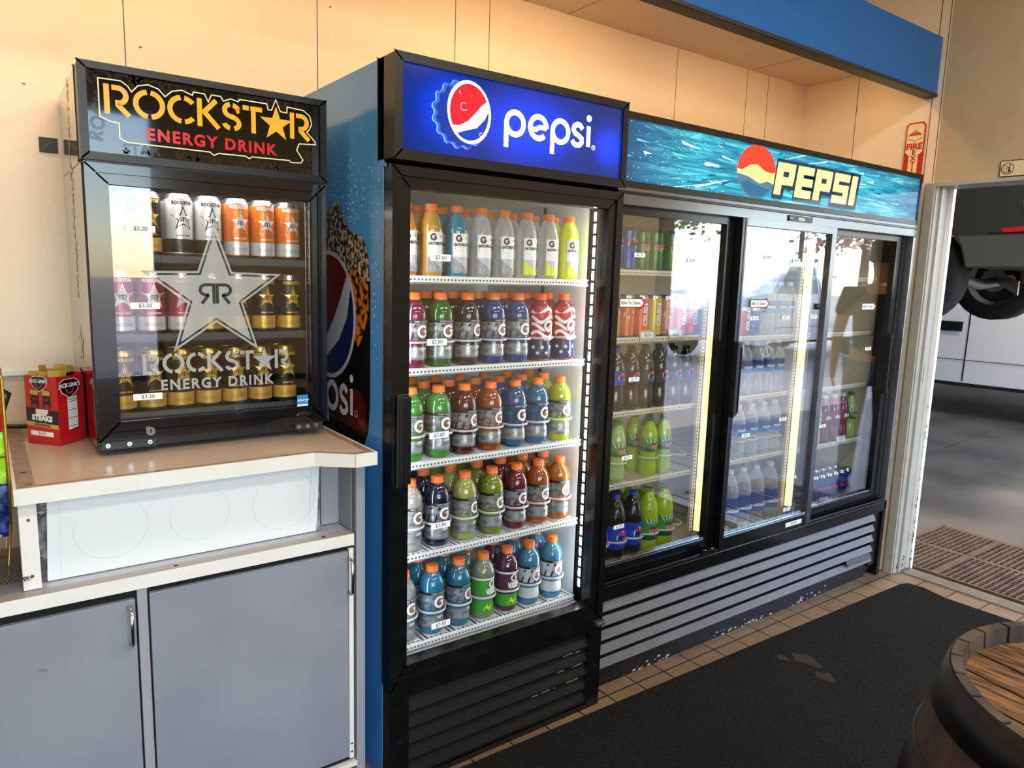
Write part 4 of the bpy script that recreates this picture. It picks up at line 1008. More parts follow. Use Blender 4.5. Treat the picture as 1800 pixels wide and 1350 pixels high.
b = MB(); b.prism([(0, 0), (0.22, 0), (0.22, 0.040), (0, 0.040)], lambda u, v, w_: (3.31 + u, LY - 0.008 - w_ + v * 0.45, 0.115 + v), 0, 0.004, BLACKP)
b.build('name_plate', L)
b = MB(); b.box(LX0, LX1 - 0.10, LY + 0.028, LY + 0.036, 0.0, 0.068, BLACK)
random.seed(5)
CHIP = mat('chipped_white', '#c9c6c0', 0.7)
for k in range(70):
    x = random.choice((random.uniform(1.80, 2.12), random.uniform(2.36, 2.76), random.uniform(2.9, 3.2))); z = random.uniform(0.0, 0.010 + 0.03 * random.random() ** 3)
    s = random.uniform(0.002, 0.012); b.poly([(x, z), (x + s * 1.6, z + s * 0.1), (x + s * 1.1, z + s * 0.7), (x + s * 0.2, z + s * 0.6)], front(0, LY + 0.0276, 0), CHIP)
b.build('kick_plate', L)
# header sign
b = MB(); frame_rect(b, LX0 - 0.004, LX1, 1.762, 1.992, 0.012, 0.010, 0.016, 0.018, LY, 1.80, BLACKP, prof=False)
lh = b.build('header_housing', L, bevel=0.002)
def l_sign(nt):
    tc = nt.nodes.new('ShaderNodeTexCoord'); mp = nt.nodes.new('ShaderNodeMapping'); mp.inputs['Rotation'].default_value = (0, radians(8), 0); mp.inputs['Scale'].default_value = (1.6, 1, 22)
    nz = nt.nodes.new('ShaderNodeTexNoise'); nz.inputs['Scale'].default_value = 2.2; nz.inputs['Detail'].default_value = 9; nz.inputs['Roughness'].default_value = 0.72; nz.inputs['Distortion'].default_value = 0.6
    nt.links.new(tc.outputs['Object'], mp.inputs[0]); nt.links.new(mp.outputs[0], nz.inputs[0])
    base = ramp(nt, nz.outputs['Fac'], [(0.28, '#063a5c'), (0.45, '#0f6f93'), (0.56, '#2b9db8'), (0.68, '#8fe0e6'), (0.80, '#e8fbf6')])
    sp = nt.nodes.new('ShaderNodeSeparateXYZ'); nt.links.new(tc.outputs['Object'], sp.inputs[0])
    mr = nt.nodes.new('ShaderNodeMapRange'); mr.inputs[1].default_value = 1.70; mr.inputs[2].default_value = 2.05; nt.links.new(sp.outputs[0], mr.inputs[0])
    mx = nt.nodes.new('ShaderNodeMixRGB'); mx.inputs[1].default_value = lin('#0b3f68') + (1,); nt.links.new(base, mx.inputs[2]); nt.links.new(mr.outputs[0], mx.inputs[0])
    m2 = nt.nodes.new('ShaderNodeMapRange'); m2.inputs[1].default_value = 3.40; m2.inputs[2].default_value = 3.66; m2.inputs[4].default_value = 0.75; nt.links.new(sp.outputs[0], m2.inputs[0])
    m3 = nt.nodes.new('ShaderNodeMixRGB'); m3.inputs[2].default_value = lin('#123e6e') + (1,); nt.links.new(mx.outputs[0], m3.inputs[1]); nt.links.new(m2.outputs[0], m3.inputs[0])
    return m3.outputs[0]
LSIGN, lb = emis_art('teal_sign_face', l_sign)
b = MB(); ys = LY + 0.005
b.box(LX0 + 0.004, LX1 - 0.008, ys, ys + 0.004, 1.776, 1.976, LSIGN)
fn = front(0, ys, 0)
ICE = mat('sign_ice_lit', '#d8f4f0', 0.1, emit='#cdeeee', es=0.6); ICEM = mat('sign_ice_mid_lit', '#5cc0d0', 0.1, emit='#4fb6cc', es=0.55); ICED = mat('sign_ice_dark_lit', '#0d5a7c', 0.1, emit='#0d5a7c', es=0.4)
random.seed(21)
for k in range(170):   # splinters of ice flying out from the globe
    a = random.uniform(0, 2 * pi); r = random.uniform(0.10, 1.1); cx = 2.383 + r * cos(a) * 1.0; cz = 1.876 + r * sin(a) * 0.16
    if not (1.72 < cx < 3.56 and 1.785 < cz < 1.965): continue
    if abs(cx - 2.383) < 0.10: continue
    L_ = random.choice((random.uniform(0.02, 0.08), random.uniform(0.06, 0.24))); th = random.uniform(0.0008, 0.006); dx = 1 if cx > 2.383 else -1; sl = (cz - 1.876) / max(0.15, abs(cx - 2.383)) * 0.8
    q = [(cx, cz), (cx + dx * L_, cz + sl * L_ + th), (cx + dx * L_ * 0.9, cz + sl * L_ - th)]
    q = [(min(3.63, max(1.685, x)), min(1.972, max(1.780, z))) for x, z in q]
    b.poly(q, fn, random.choice((ICE, ICEM, ICEM, ICED, ICED)), 0.0004)
for k in range(150):
    x = random.uniform(1.71, 2.2) if random.random() < 0.7 else random.uniform(3.1, 3.6); z = random.uniform(1.782, 1.97); r = random.uniform(0.0008, 0.0022)
    b.poly([(x + r * cos(t), z + r * sin(t)) for t in (0, 1.3, 2.5, 3.8, 5)], fn, ICE, 0.0004)
gx, gz, grx, grz = 2.383, 1.876, 0.118, 0.098
def gq(k, a0=0, a1=360, n=44): return [(gx + grx * k * cos(radians(a0 + (a1 - a0) * i / n)), gz + grz * k * sin(radians(a0 + (a1 - a0) * i / n))) for i in range(n + 1)]
b.poly(gq(1.0)[:-1], fn, mat('globe_cream_lit', '#f3d489', 0.1, emit='#f3cf86', es=0.62), 0.0008)
b.poly(gq(1.0, 5, 178, 26) + [(gx - 0.09, gz + 0.0), (gx - 0.04, gz + 0.024), (gx + 0.0, gz + 0.028), (gx + 0.05, gz + 0.008), (gx + 0.09, gz + 0.004)], fn, mat('globe_red_lit', '#e23a2a', 0.1, emit='#e8321f', es=0.7), 0.0012)
b.poly(gq(1.0, -172, -22, 26) + [(gx + 0.07, gz - 0.028), (gx + 0.02, gz - 0.040), (gx - 0.05, gz - 0.020)], fn, mat('globe_blue_lit', '#4a6f8e', 0.1, emit='#3f6a8c', es=0.5), 0.0012)
b.poly(gq(0.93, -150, -40, 20) + [(gx + 0.04, gz - 0.052), (gx - 0.05, gz - 0.036)], fn, mat('globe_blue2_lit', '#1f5f86', 0.1, emit='#1d5c86', es=0.5), 0.0014)
NAVL = mat('sign_letter_edge_lit', '#0f2f4c', 0.1, emit='#0f2f4c', es=0.5); CRL = mat('sign_letter_cream_lit', '#f8dc96', 0.1, emit='#f6d68c', es=0.70)
# heavy slanted capitals
def blk(ch, x, z, h, wd, m, fn, w, grow=0.0):
    t = h * 0.31; g = grow; sh = 0.16
    F = lambda pts, ww=w: b.poly([(x + u + (v) * sh, z + v) for u, v in pts], fn, m, ww)
    def R(x0, x1, z0, z1, ww=w): F([(x0 - g, z0 - g), (x1 + g, z0 - g), (x1 + g, z1 + g), (x0 - g, z1 + g)], ww)
    if ch == 'P': R(0, t * 1.15, 0, h); R(t, wd, h - t * 0.85, h, w + 1e-5); R(wd - t, wd, h * 0.42, h - t * 0.4, w + 2e-5); R(t, wd - t * 0.1, h * 0.32, h * 0.32 + t * 0.8, w + 3e-5)
    if ch == 'E': R(0, t * 1.15, 0, h); [R(t, wd, q, q + t * 0.82, w + 1e-5) for q in (0, h * 0.5 - t * 0.41, h - t * 0.82)]
    if ch == 'S': R(0, wd, h - t * 0.82, h); R(0, wd, h * 0.5 - t * 0.41, h * 0.5 + t * 0.41, w + 1e-5); R(0, wd, 0, t * 0.82, w + 2e-5); R(0, t, h * 0.5, h, w + 3e-5); R(wd - t, wd, 0, h * 0.5, w + 4e-5)
    if ch == 'I': R(0, t * 1.15, 0, h)
x = 2.492
for ch, wd in (('P', 0.118), ('E', 0.112), ('P', 0.118), ('S', 0.118), ('I', 0.04)):
    blk(ch, x + 0.006, 1.803, 0.124, wd, NAVL, fn, 0.0012, 0.014); x += wd + 0.017
x = 2.492
for ch, wd in (('P', 0.118), ('E', 0.112), ('P', 0.118), ('S', 0.118), ('I', 0.04)):
    blk(ch, x, 1.806, 0.122, wd, CRL, fn, 0.0022, 0.0); x += wd + 0.017
b.build('sign_panel', lh)
# lamps and uprights inside
for (x, nm) in ((2.312, 'left'), (2.945, 'right')):
    b = MB(); b.lathe([(0.016, 0.455), (0.016, 1.645)], TUBE, 16, (x, 1.842, 0)); b.lathe([(0.018, 0.44), (0.018, 0.458)], WHITE, 16, (x, 1.842, 0)); b.lathe([(0.018, 1.642), (0.018, 1.66)], WHITE, 16, (x, 1.842, 0))
    b.box(x + 0.018, x + 0.026, 1.835, 1.862, 0.40, 1.70, STEEL); tag(b.build('lamp_tube', L), 'glowing warm white vertical lamp tube')
    b = MB(); b.box(x - 0.032, x - 0.014, 1.8585, 1.8705, 0.385, 1.72, BEIGEL)
    for k in range(88): b.box(x - 0.026, x - 0.020, 1.8582, 1.8585, 0.40 + k * 0.015, 0.407 + k * 0.015, GAP)
    b.build('shelf_upright', L)
LS1 = [1.495, 1.252, 0.980, 0.706, 0.392]; LS2 = [1.536, 1.240, 0.984, 0.708, 0.392]; LS3 = [1.50, 1.24, 0.98, 0.700, 0.400]
for z in LS1[:4]: shelf(L, LX0 + 0.040, 2.306, 1.872, 2.37, z, WIREB, 46)
for z in LS2[:4]: shelf(L, 2.350, 2.955, 1.872, 2.37, z, WIREB, 44)
for z in LS3[:4]: shelf(L, 2.99, 3.605, 1.872, 2.37, z, WIREB, 44)
for z in (0.392,): shelf(L, LX0 + 0.040, 3.605, 1.872, 2.37, z, WIREB, 120)
YC = (1.915, 1.990); YB_ = (1.920, 2.000)
WL, WM, WR = 'left bay, wide cooler', 'middle bay, wide cooler', 'right bay, wide cooler'
GRP = 'drinks in the wide sliding-door cooler'
for i, (x, c, k, nm) in enumerate([(1.762, '#1a4fa8', 'pepsi', 'blue cola can'), (1.832, '#1a4fa8', 'pepsi', 'blue cola can'), (1.902, '#1a4fa8', 'pepsi', 'blue cola can'), (1.972, '#2f7d2c', 'dew', 'green soda can'), (2.042, '#2f7d2c', 'dew', 'green soda can'), (2.130, '#2f7d2c', 'dew', 'green soda can')]):
    stock(soda_can(c, k), nm, 'can', x, YC, LS1[0], i, 'top', WL, GRP)
for i, (x, c, k, nm) in enumerate([(1.770, '#5a2a86', 'red', 'purple soda can'), (1.840, '#d9772b', 'orange', 'orange soda can'), (1.911, '#d9772b', 'orange', 'orange soda can'), (1.982, '#e0531f', 'crush', 'orange-red soda can'), (2.053, '#d8c352', 'crush', 'yellow soda can'), (2.124, '#c98f7a', 'orange', 'pink soda can'), (2.195, '#d8602c', 'crush', 'orange-red soda can'), (2.263, '#c9462b', 'crush', 'orange-red soda can')]):
    stock(soda_can(c, k), nm, 'can', x, YC, LS1[1], i, 'second', WL, GRP)
for i, (x, k, nm) in enumerate([(1.800, 'pepsi', 'blue-labelled cola bottle'), (1.880, 'pepsi', 'blue-labelled cola bottle'), (1.958, 'zero', 'black-labelled cola bottle'), (2.036, 'zero', 'black-labelled cola bottle'), (2.114, 'zero', 'black-labelled cola bottle'), (2.192, 'zero', 'black-labelled cola bottle'), (2.265, 'zero', 'black-labelled cola bottle')]):
    stock(soda_bottle(k), nm, 'bottle', x, YB_, LS1[2], i, 'middle', WL, GRP)
for i, (x, k, nm) in enumerate([(1.815, 'dewpale', 'pale green soda bottle'), (1.905, 'dewpale', 'pale green soda bottle'), (1.993, 'dew', 'green soda bottle'), (2.077, 'dew', 'green soda bottle'), (2.158, 'dew', 'green soda bottle')]):
    if i == 2: ys_ = (2.01,)
    else: ys_ = YB_
    stock(soda_bottle(k), nm, 'bottle', x, ys_, LS1[3] + 0.0012, i, 'fourth', WL, GRP)
    lane_tray(x, ys_[0], LS1[3], WL, i, 'fourth', 0.0345, 0.072, mat('organiser_cream', '#e6e2d2', 0.35), 0.42 if len(ys_) > 1 else 0.33)
for i, (x, k, nm) in enumerate([(1.828, 'pepsi', 'large cola bottle'), (1.921, 'pepsi', 'large cola bottle'), (2.012, 'pepsi', 'large cola bottle'), (2.100, 'dew', 'large green soda bottle'), (2.190, 'dew', 'large green soda bottle')]):
    stock(soda_bottle(k, True), nm, 'bottle', x, (1.925, 2.018), LS1[4] + 0.0012, i, 'bottom', WL, GRP)
    lane_tray(x, 1.925, LS1[4], WL, i, 'bottom', 0.0428, 0.075, mat('organiser_cream', '#e6e2d2', 0.35), 0.42)
lane_tray(2.262, 1.93, LS1[3], WL, 5, 'fourth', 0.030, 0.060, mat('organiser_cream', '#e6e2d2', 0.35), 0.42)
lane_tray(2.272, 1.935, LS1[4], WL, 5, 'bottom', 0.026, 0.075, mat('organiser_cream', '#e6e2d2', 0.35), 0.42)
for (x, z, tx) in ((1.775, LS1[1], '$1.99'), (1.985, LS1[1], '$2.29'), (2.14, LS1[1], '$2.29'), (2.655, LS2[4], '$3.29'), (2.52, LS2[4], '$3.29'), (3.30, LS3[4], '$4.19'), (3.40, LS3[3], '$2.19')):
    b = MB(); f_ = lambda u, v, w_=0.0, x=x, z=z: (x + u, 1.8695 - w_ + v * 0.25, z + 0.004 + v)
    b.prism([(-0.042, -0.012), (0.042, -0.012), (0.042, 0.024), (-0.042, 0.024)], f_, 0, 0.0015, mat('tag_holder', '#bdb7a6', 0.3)); b.poly([(-0.034, -0.004), (0.030, -0.004), (0.030, 0.016), (-0.034, 0.016)], f_, PAPER, 0.0019)
    b.text(tx, 0.015, f_, INK, 0, 0.006, 0.0022, bold=0.0004); b.build('price_tag_holder', L)
for i, x in enumerate((2.56, 2.640, 2.720, 2.855)):
    stock(soda_can('#5a4038' if i < 3 else '#7a4a38', 'red', 0.031, 0.122), 'dark juice can', 'can', x, (1.925, 2.0), LS2[0], i, 'top', WM, GRP)
for i, (x, k) in enumerate(((2.53, 'c'), (2.602, 'c'), (2.672, 'b'), (2.775, 'w'), (2.862, 'w'), (2.930, 'w'))):
    if k == 'w': stock(soda_bottle('aqua'), 'blue-labelled water bottle', 'bottle', x, YB_, LS2[1], i, 'second', WM, GRP)
    else: stock(soda_can('#c0202b' if k == 'c' else '#2a3f8c', 'crush' if k == 'c' else 'red', 0.031, 0.122), 'red cola can' if k == 'c' else 'blue soda can', 'can', x, YC, LS2[1], i, 'second', WM, GRP)
for i, x in enumerate((2.565, 2.644, 2.724, 2.805, 2.880)):
    stock(soda_bottle('aqua'), 'blue-labelled water bottle', 'bottle', x, YB_, LS2[2], i, 'middle', WM, GRP)
for i, x in enumerate((2.540, 2.630, 2.720, 2.808, 2.892)):
    stock(soda_bottle('aqua'), 'blue-labelled water bottle', 'bottle', x, YB_, LS2[3] + 0.0012, i, 'fourth', WM, GRP); lane_tray(x, YB_[0], LS2[3], WM, i, 'fourth', 0.0345, 0.072, mat('organiser_cream', '#e6e2d2', 0.35), 0.42)
for i, x in enumerate((2.520, 2.612, 2.703, 2.800, 2.905)):
    stock(soda_bottle('aqua', True), 'large water bottle', 'bottle', x, (1.925, 2.018), LS2[4] + 0.0012, i, 'bottom', WM, GRP); lane_tray(x, 1.925, LS2[4], WM, i, 'bottom', 0.0428, 0.075, mat('organiser_cream', '#e6e2d2', 0.35), 0.42)
for i, (x, k, nm) in enumerate([(3.225, 'lemon', 'yellow-labelled tea bottle'), (3.305, 'brisk', 'red-labelled tea bottle'), (3.385, 'brisk', 'red-labelled tea bottle'), (3.465, 'brisk', 'red-labelled tea bottle'), (3.545, 'dewpale', 'pale green soda bottle')]):
    stock(soda_bottle(k), nm, 'bottle', x, YB_, LS3[3], i, 'fourth', WR, GRP)
for i, x in enumerate((3.20, 3.262, 3.322, 3.384, 3.446, 3.508, 3.566)):
    stock(soda_can('#24408f', 'bull', 0.0265, 0.134), 'slim blue-and-silver can', 'can', x, (1.915, 1.98), LS3[4], i, 'bottom', WR, GRP)

# ================================================================== countertop energy-drink cooler
RX0, RX1, RY, RZ0, RZ1 = 0.207, 0.775, 1.96, 1.012, 1.916
Rk = empty('countertop_cooler', (0.491, 2.18, 1.0), 'black countertop cooler with gold lettered header standing on the beige counter', 'cooler')
GLB = mat('gloss_black_side', '#171310', 0.10, coat=0.7, spec=0.8)
b = MB(); hollow(b, RX0, RX1, 2.006, 2.435, RZ0 + 0.0, 1.700, 0.012, GLB, True); b.box(RX0, RX1, 2.02, 2.435, 1.702, RZ1, GLB)
b.box(RX0, RX1, 1.985, 2.006, RZ0, 1.036, BLACKP)
for xx in (RX0 + 0.04, RX1 - 0.06):
    for yy in (2.03, 2.38): b.lathe([(0.014, -0.0115), (0.014, 0.002)], BLACKP, 10, (xx + 0.01, yy, RZ0))
b.build('cabinet_shell', Rk, bevel=0.002)
SIDEGOLD = mat('side_print_gold', '#b99a4a', 0.25)
b = MB(); fs2 = lambda u, v, w_=0.0: (RX0 - 0.0008 - w_, 2.22 - u, v)
for z, t, s in ((1.80, 'ROCKSTAR', 0.05), (1.62, 'ENERGY', 0.05), (1.45, 'DRINK', 0.05)): b.text(t, s, fs2, SIDEGOLD, 0, z, 0, bold=0.002, rot=radians(80))
b.build('side_print', Rk); b = MB(); b.poly(star_pts(0, 1.25, 0.06), fs2, SIDEGOLD); b.build('side_star', Rk)
DGR = mat('dark_cooler_liner', '#2b2d30', 0.3)
b = MB(); hollow(b, RX0 + 0.013, RX1 - 0.013, 2.007, 2.40, 1.050, 1.688, 0.012, DGR); b.build('liner', Rk)
# door
b = MB(); frame_rect(b, RX0 + 0.003, RX1 + 0.006, 1.040, 1.694, 0.045, 0.040, 0.042, 0.042, RY, 2.004, mat('door_frame_gloss', '#1b1a1c', 0.14, 0.4, coat=0.6))
rd = b.build('door', Rk, bevel=0.002)
FROST = clear_plastic('frosted_etch', '#c2c2c0', 0.62, 0.4)
b = MB(); b.box(RX0 + 0.044, RX1 - 0.030, 1.976, 1.981, 1.076, 1.656, glass_pane('counter_cooler_glass', 1.7))
fn = front(0, 1.9755, 0)
def ring_star(cx, cy, R0, r0, R1, r1):
    A, B = star_pts(cx, cy, R0, r0), star_pts(cx, cy, R1, r1)
    for i in range(10):
        j = (i + 1) % 10; b.add([fn(*A[i]), fn(*A[j]), fn(*B[j]), fn(*B[i])], [(0, 1, 2, 3)], FROST)
ring_star(0.490, 1.396, 0.180, 0.072, 0.164, 0.0655)
S1 = star_pts(0.490, 1.396, 0.150, 0.060)
# star body with the double-R window left clear: ten wedges round a clear ring, letters over it
inner = [(0.490 + 0.041 * cos(radians(90 + 36 * i)), 1.398 + 0.0275 * sin(radians(90 + 36 * i))) for i in range(10)]
for i in range(10):
    j = (i + 1) % 10; b.add([fn(*S1[i]), fn(*S1[j]), fn(*inner[j]), fn(*inner[i])], [(0, 1, 2, 3)], FROST)
rr_mark(b, front(0, 1.9752, 0), 0.490, 1.398, 0.052, mat('etch_letters', '#1b1b1d', 0.3))
for i in range(10):
    j = (i + 1) % 10; b.add([fn(*inner[i]), fn(*inner[j]), fn(0.490, 1.398)], [(0, 1, 2)], FROST)
# stencil capitals, each a list of strokes in a unit box (width, strokes)
def seg_arc(cx, cy, r, a0, a1, ry=None): return arc(cx, cy, r, a0, a1, 12, ry)
STEN = {
 'R': (0.86, [[(0.09, 0), (0.09, 1)], [(0.26, 0.91), (0.46, 0.91)] + seg_arc(0.46, 0.66, 0.25, 80, -80) + [(0.36, 0.41)], [(0.42, 0.36), (0.80, 0.0)]]),
 'O': (1.08, [seg_arc(0.54, 0.5, 0.45, 98, 262, 0.42), seg_arc(0.54, 0.5, 0.45, 82, -82, 0.42)]),
 'C': (0.98, [seg_arc(0.54, 0.5, 0.45, 98, 262, 0.42), seg_arc(0.54, 0.5, 0.45, 82, 38, 0.42), seg_arc(0.54, 0.5, 0.45, -82, -38, 0.42)]),
 'K': (0.84, [[(0.09, 0), (0.09, 1)], [(0.70, 1.0), (0.26, 0.54), (0.78, 0.0)]]),
 'S': (0.72, [[(0.64, 0.78)] + seg_arc(0.36, 0.73, 0.26, 10, 78, 0.20), seg_arc(0.36, 0.73, 0.26, 102, 262, 0.22) + [(0.40, 0.50)] + seg_arc(0.36, 0.27, 0.28, 80, -70, 0.21), seg_arc(0.36, 0.27, 0.28, -105, -170, 0.20)]),
 'T': (0.76, [[(0.0, 0.91), (0.24, 0.91)], [(0.30, 0.91), (0.76, 0.91)], [(0.41, 0.0), (0.41, 0.82)]]),
}
def stencil_word(b, x, z, h, fn, m, w=0.0, wd=0.17, sp=0.10, grow=0.0, star_m=None, fit=None):
    total = sum((STEN[c][0] if c != '*' else 0.98) + sp for c in 'ROCKST*R') - sp
    sx_ = (fit / (total * h)) if fit else 1.0; u = x
    for c in 'ROCKST*R':
        if c == '*':
            q = star_pts(u + 0.49 * h * sx_, z + h * 0.46, h * 0.68 + grow, (h * 0.68) * 0.40 + grow * 0.6, sx=sx_)
            b.poly(q, fn, star_m or m, w); u += (0.98 + sp) * h * sx_; continue
        for st in STEN[c][1]: b.stroke([(u + px * h * sx_, z + pz * h) for px, pz in st], wd * h + grow * 2, fn, m, w)
        u += (STEN[c][0] + sp) * h * sx_
stencil_word(b, 0.312, 1.196, 0.052, fn, FROST, 0.0, 0.17, 0.10, fit=0.368)
b.text('ENERGY DRINK', 0.036, fn, FROST, 0.492, 1.166, 0.0, bold=0.0012, spacing=1.25, sx=0.93)
b.build('glass_pane', rd)
for (x, z) in ((0.321, 1.552), (0.324, 1.367), (0.321, 1.141)): sticker(rd, x, 1.9752, z, '$3.20', 0.066, 0.016)
b = MB(); b.box(0.700, 0.731, 1.9745, 1.9755, 1.084, 1.116, mat('label_blue', '#2f86c8', 0.4)); b.text('energy', 0.012, front(0.7155, 1.9745, 1.102), WHITE, 0, 0, 0.0006, bold=0.0002, shear=0.3); b.box(0.700, 0.731, 1.9742, 1.9746, 1.084, 1.090, WHITE); b.build('efficiency_sticker', rd)
b = MB(); b.prism(arc(0.716, 1.060, 0.020, 0, 360, 20, 0.011)[:-1], front(0, RY + 0.0055, 0), 0, 0.002, CHROME); b.prism(arc(0.716, 1.060, 0.018, 0, 360, 20, 0.009)[:-1], front(0, RY + 0.0055, 0), 0.002, 0.0024, BLACKP); b.text('RW', 0.011, front(0.716, RY + 0.0055, 1.060), CHROME, 0, 0, 0.0028, bold=0.0004) if False else None; b.build('oval_badge', rd)
b = MB(); b.prism(arc(0.321, 1.056, 0.0105, 0, 360, 20)[:-1], front(0, RY + 0.003, 0), 0, 0.006, CHROME); b.box(0.320, 0.322, RY - 0.0035, RY - 0.003, 1.050, 1.062, GAP); b.lathe([(0.003, 0), (0.003, 0.001)], GAP, 8, (0.321, RY - 0.003, 1.056)); b.build('door_lock', rd)
for x0, x1, sc in ((0.212, 0.335, (0.226, 0.273, 0.319)), (0.690, 0.770, (0.699, 0.725, 0.750))):
    b = MB(); b.box(x0, x1, RY + 0.004, RY + 0.03, 1.016, 1.038, mat('hinge_plate', '#26272b', 0.35)); h = b.build('hinge_plate', Rk, bevel=0.001)
    b = MB()
    for s in sc: b.prism(arc(s, 1.028, 0.0055, 0, 360, 12)[:-1], front(0, RY + 0.004, 0), 0, 0.003, CHROME); b.box(s - 0.003, s + 0.003, RY + 0.0005, RY + 0.001, 1.0275, 1.0285, GAP); b.box(s - 0.0005, s + 0.0005, RY + 0.0005, RY + 0.001, 1.025, 1.031, GAP)
    b.build('screw', h)
# header
b = MB(); frame_rect(b, RX0 - 0.001, RX1 + 0.010, 1.704, RZ1, 0.014, 0.014, 0.014, 0.012, RY, 2.03, BLACKP, prof=False); b.box(RX0 + 0.005, RX1 + 0.014, 1.966, 2.02, 1.6955, 1.704, BLACKP)
hh = b.build('header_housing', Rk, bevel=0.002)
RSG = mat('header_black_face', '#131110', 0.05, coat=0.5)
RSP = mat('header_ghost_print', '#2e2a22', 0.08); GOLD = mat('header_gold', '#e0a02c', 0.15, emit='#e0a02c', es=0.38); RLT = mat('header_red', '#b8252b', 0.15, emit='#c0282e', es=0.38)
LINE = mat('header_pale_line', '#f0dcae', 0.2, emit='#f0dcae', es=0.35); RSK = mat('header_deep_black', '#060505', 0.05, coat=0.5)
b = MB(); b.box(RX0 + 0.012, RX1 - 0.004, 1.966, 1.970, 1.717, 1.905, RSG)
fn = front(0, 1.966, 0)
random.seed(9)
for (t, s, x, z, ro) in (('ROCK', 0.050, 0.275, 1.884, -0.06), ('ROCKSTAR', 0.030, 0.385, 1.885, -0.05), ('ENERGY DRINK', 0.017, 0.40, 1.866, -0.05), ('ROCKSTAR', 0.026, 0.62, 1.888, 0.0), ('PARTY LIKE A', 0.014, 0.70, 1.868, 0.0), ('STAR', 0.034, 0.330, 1.735, 0.05), ('ROCKSTAR', 0.022, 0.46, 1.730, -0.04), ('R', 0.05, 0.745, 1.76, 0.2), ('tm', 0.026, 0.742, 1.727, 0.0), ('ROCKSTAR', 0.022, 0.60, 1.728, 0.06), ('ROCK', 0.040, 0.245, 1.80, 1.4)):
    b.text(t, s, fn, RSP, x, z, 0.0003, bold=s * 0.04, rot=ro)
for k in range(14): b.poly(star_pts(random.uniform(0.24, 0.75), random.choice((1.728, 1.895)), random.uniform(0.005, 0.012)), fn, RSP, 0.0003)
X0, Zr, Hh, FIT = 0.256, 1.808, 0.066, 0.487
OUTL = [(0.246, 1.800), (0.246, 1.884), (0.292, 1.885), (0.306, 1.876), (0.314, 1.864), (0.328, 1.880), (0.350, 1.886), (0.372, 1.880), (0.386, 1.865), (0.402, 1.880), (0.424, 1.886), (0.448, 1.878), (0.450, 1.886), (0.476, 1.886),
        (0.484, 1.868), (0.492, 1.886), (0.514, 1.886), (0.520, 1.876), (0.538, 1.884), (0.556, 1.880), (0.560, 1.886), (0.628, 1.886), (0.631, 1.872), (0.640, 1.872), (0.6515, 1.900), (0.663, 1.872), (0.680, 1.871), (0.681, 1.886), (0.724, 1.884), (0.742, 1.872), (0.747, 1.852), (0.740, 1.836), (0.733, 1.830),
        (0.755, 1.808), (0.757, 1.800), (0.712, 1.797), (0.705, 1.780), (0.722, 1.756), (0.716, 1.748), (0.690, 1.746), (0.684, 1.751), (0.588, 1.749), (0.580, 1.744), (0.572, 1.749), (0.505, 1.748), (0.494, 1.742), (0.484, 1.749), (0.300, 1.749), (0.285, 1.757), (0.285, 1.790), (0.266, 1.792)]
import mathutils.geometry as mg
tri = mg.tessellate_polygon([[Vector((x, z, 0)) for x, z in OUTL]])
b.add([fn(x, z, 0.0007) for x, z in OUTL], [tuple(q) for q in tri], RSK)
b.stroke(OUTL, 0.0024, fn, LINE, 0.0010, closed=True)
stencil_word(b, X0, Zr, Hh, fn, GOLD, 0.0014, 0.175, 0.07, fit=FIT)
b.text('ENERGY DRINK', 0.038, fn, RLT, 0.496, 1.772, 0.0014, bold=0.0014, spacing=1.22, sx=0.98)
b.build('sign_panel', hh)
# shelves and cans
for z in (1.487, 1.290, 1.092):
    shelf(Rk, RX0 + 0.026, RX1 - 0.026, 2.012, 2.385, z, mat('dark_shelf_wire', '#3a3c40', 0.4), 30)
WRk = 'countertop cooler'; GRK = 'cans in the countertop cooler'; YR = (2.052, 2.122)
for i, (x, a) in enumerate([(0.270, ('#141414', '#c9a24a', '#c9a24a')), (0.348, ('#141414', '#c9a24a', '#c9a24a')), (0.424, ('#c6c8ca', '#dfe1e2', '#1a1a1a')), (0.495, ('#c6c8ca', '#dfe1e2', '#1a1a1a')), (0.566, ('#d06a24', '#d9dadb', '#c4c6c8')), (0.636, ('#d06a24', '#d9dadb', '#c4c6c8')), (0.706, ('#d06a24', '#d9dadb', '#c4c6c8'))]):
    if i == 0: continue
    nm = {'#141414': 'black-and-gold energy can', '#c6c8ca': 'silver energy can', '#d06a24': 'orange energy can'}[a[0]]
    stock(energy_can(*a, textc=INK if a[0] == '#c6c8ca' else None, du=0.004), nm, 'can', x, YR, 1.488, i - 1, 'top', WRk, GRK)
for i, (x, a) in enumerate([(0.279, 0), (0.350, 0), (0.421, 0), (0.492, 1), (0.563, 1), (0.634, 1), (0.705, 1)]):
    stock(energy_can(*(('#a8485a', '#d7c7cc', '#d0d0d2') if a == 0 else ('#1b1d22', '#d8b04c', '#c9a24a')), textc=(WHITE if a == 0 else None), du=0.003), 'pink-red energy can' if a == 0 else 'black-and-gold energy can', 'can', x, YR, 1.291, i, 'middle', WRk, GRK)
for i, x in enumerate((0.275, 0.345, 0.413, 0.482, 0.551, 0.620, 0.690)):
    stock(energy_can('#17161a', '#d8b04c', '#c9a24a', du=0.003, rim=mat('gold_rim', '#b59a55', 0.25, 0.9)), 'black-and-gold energy can', 'can', x, YR, 1.093, i, 'bottom', WRk, GRK)

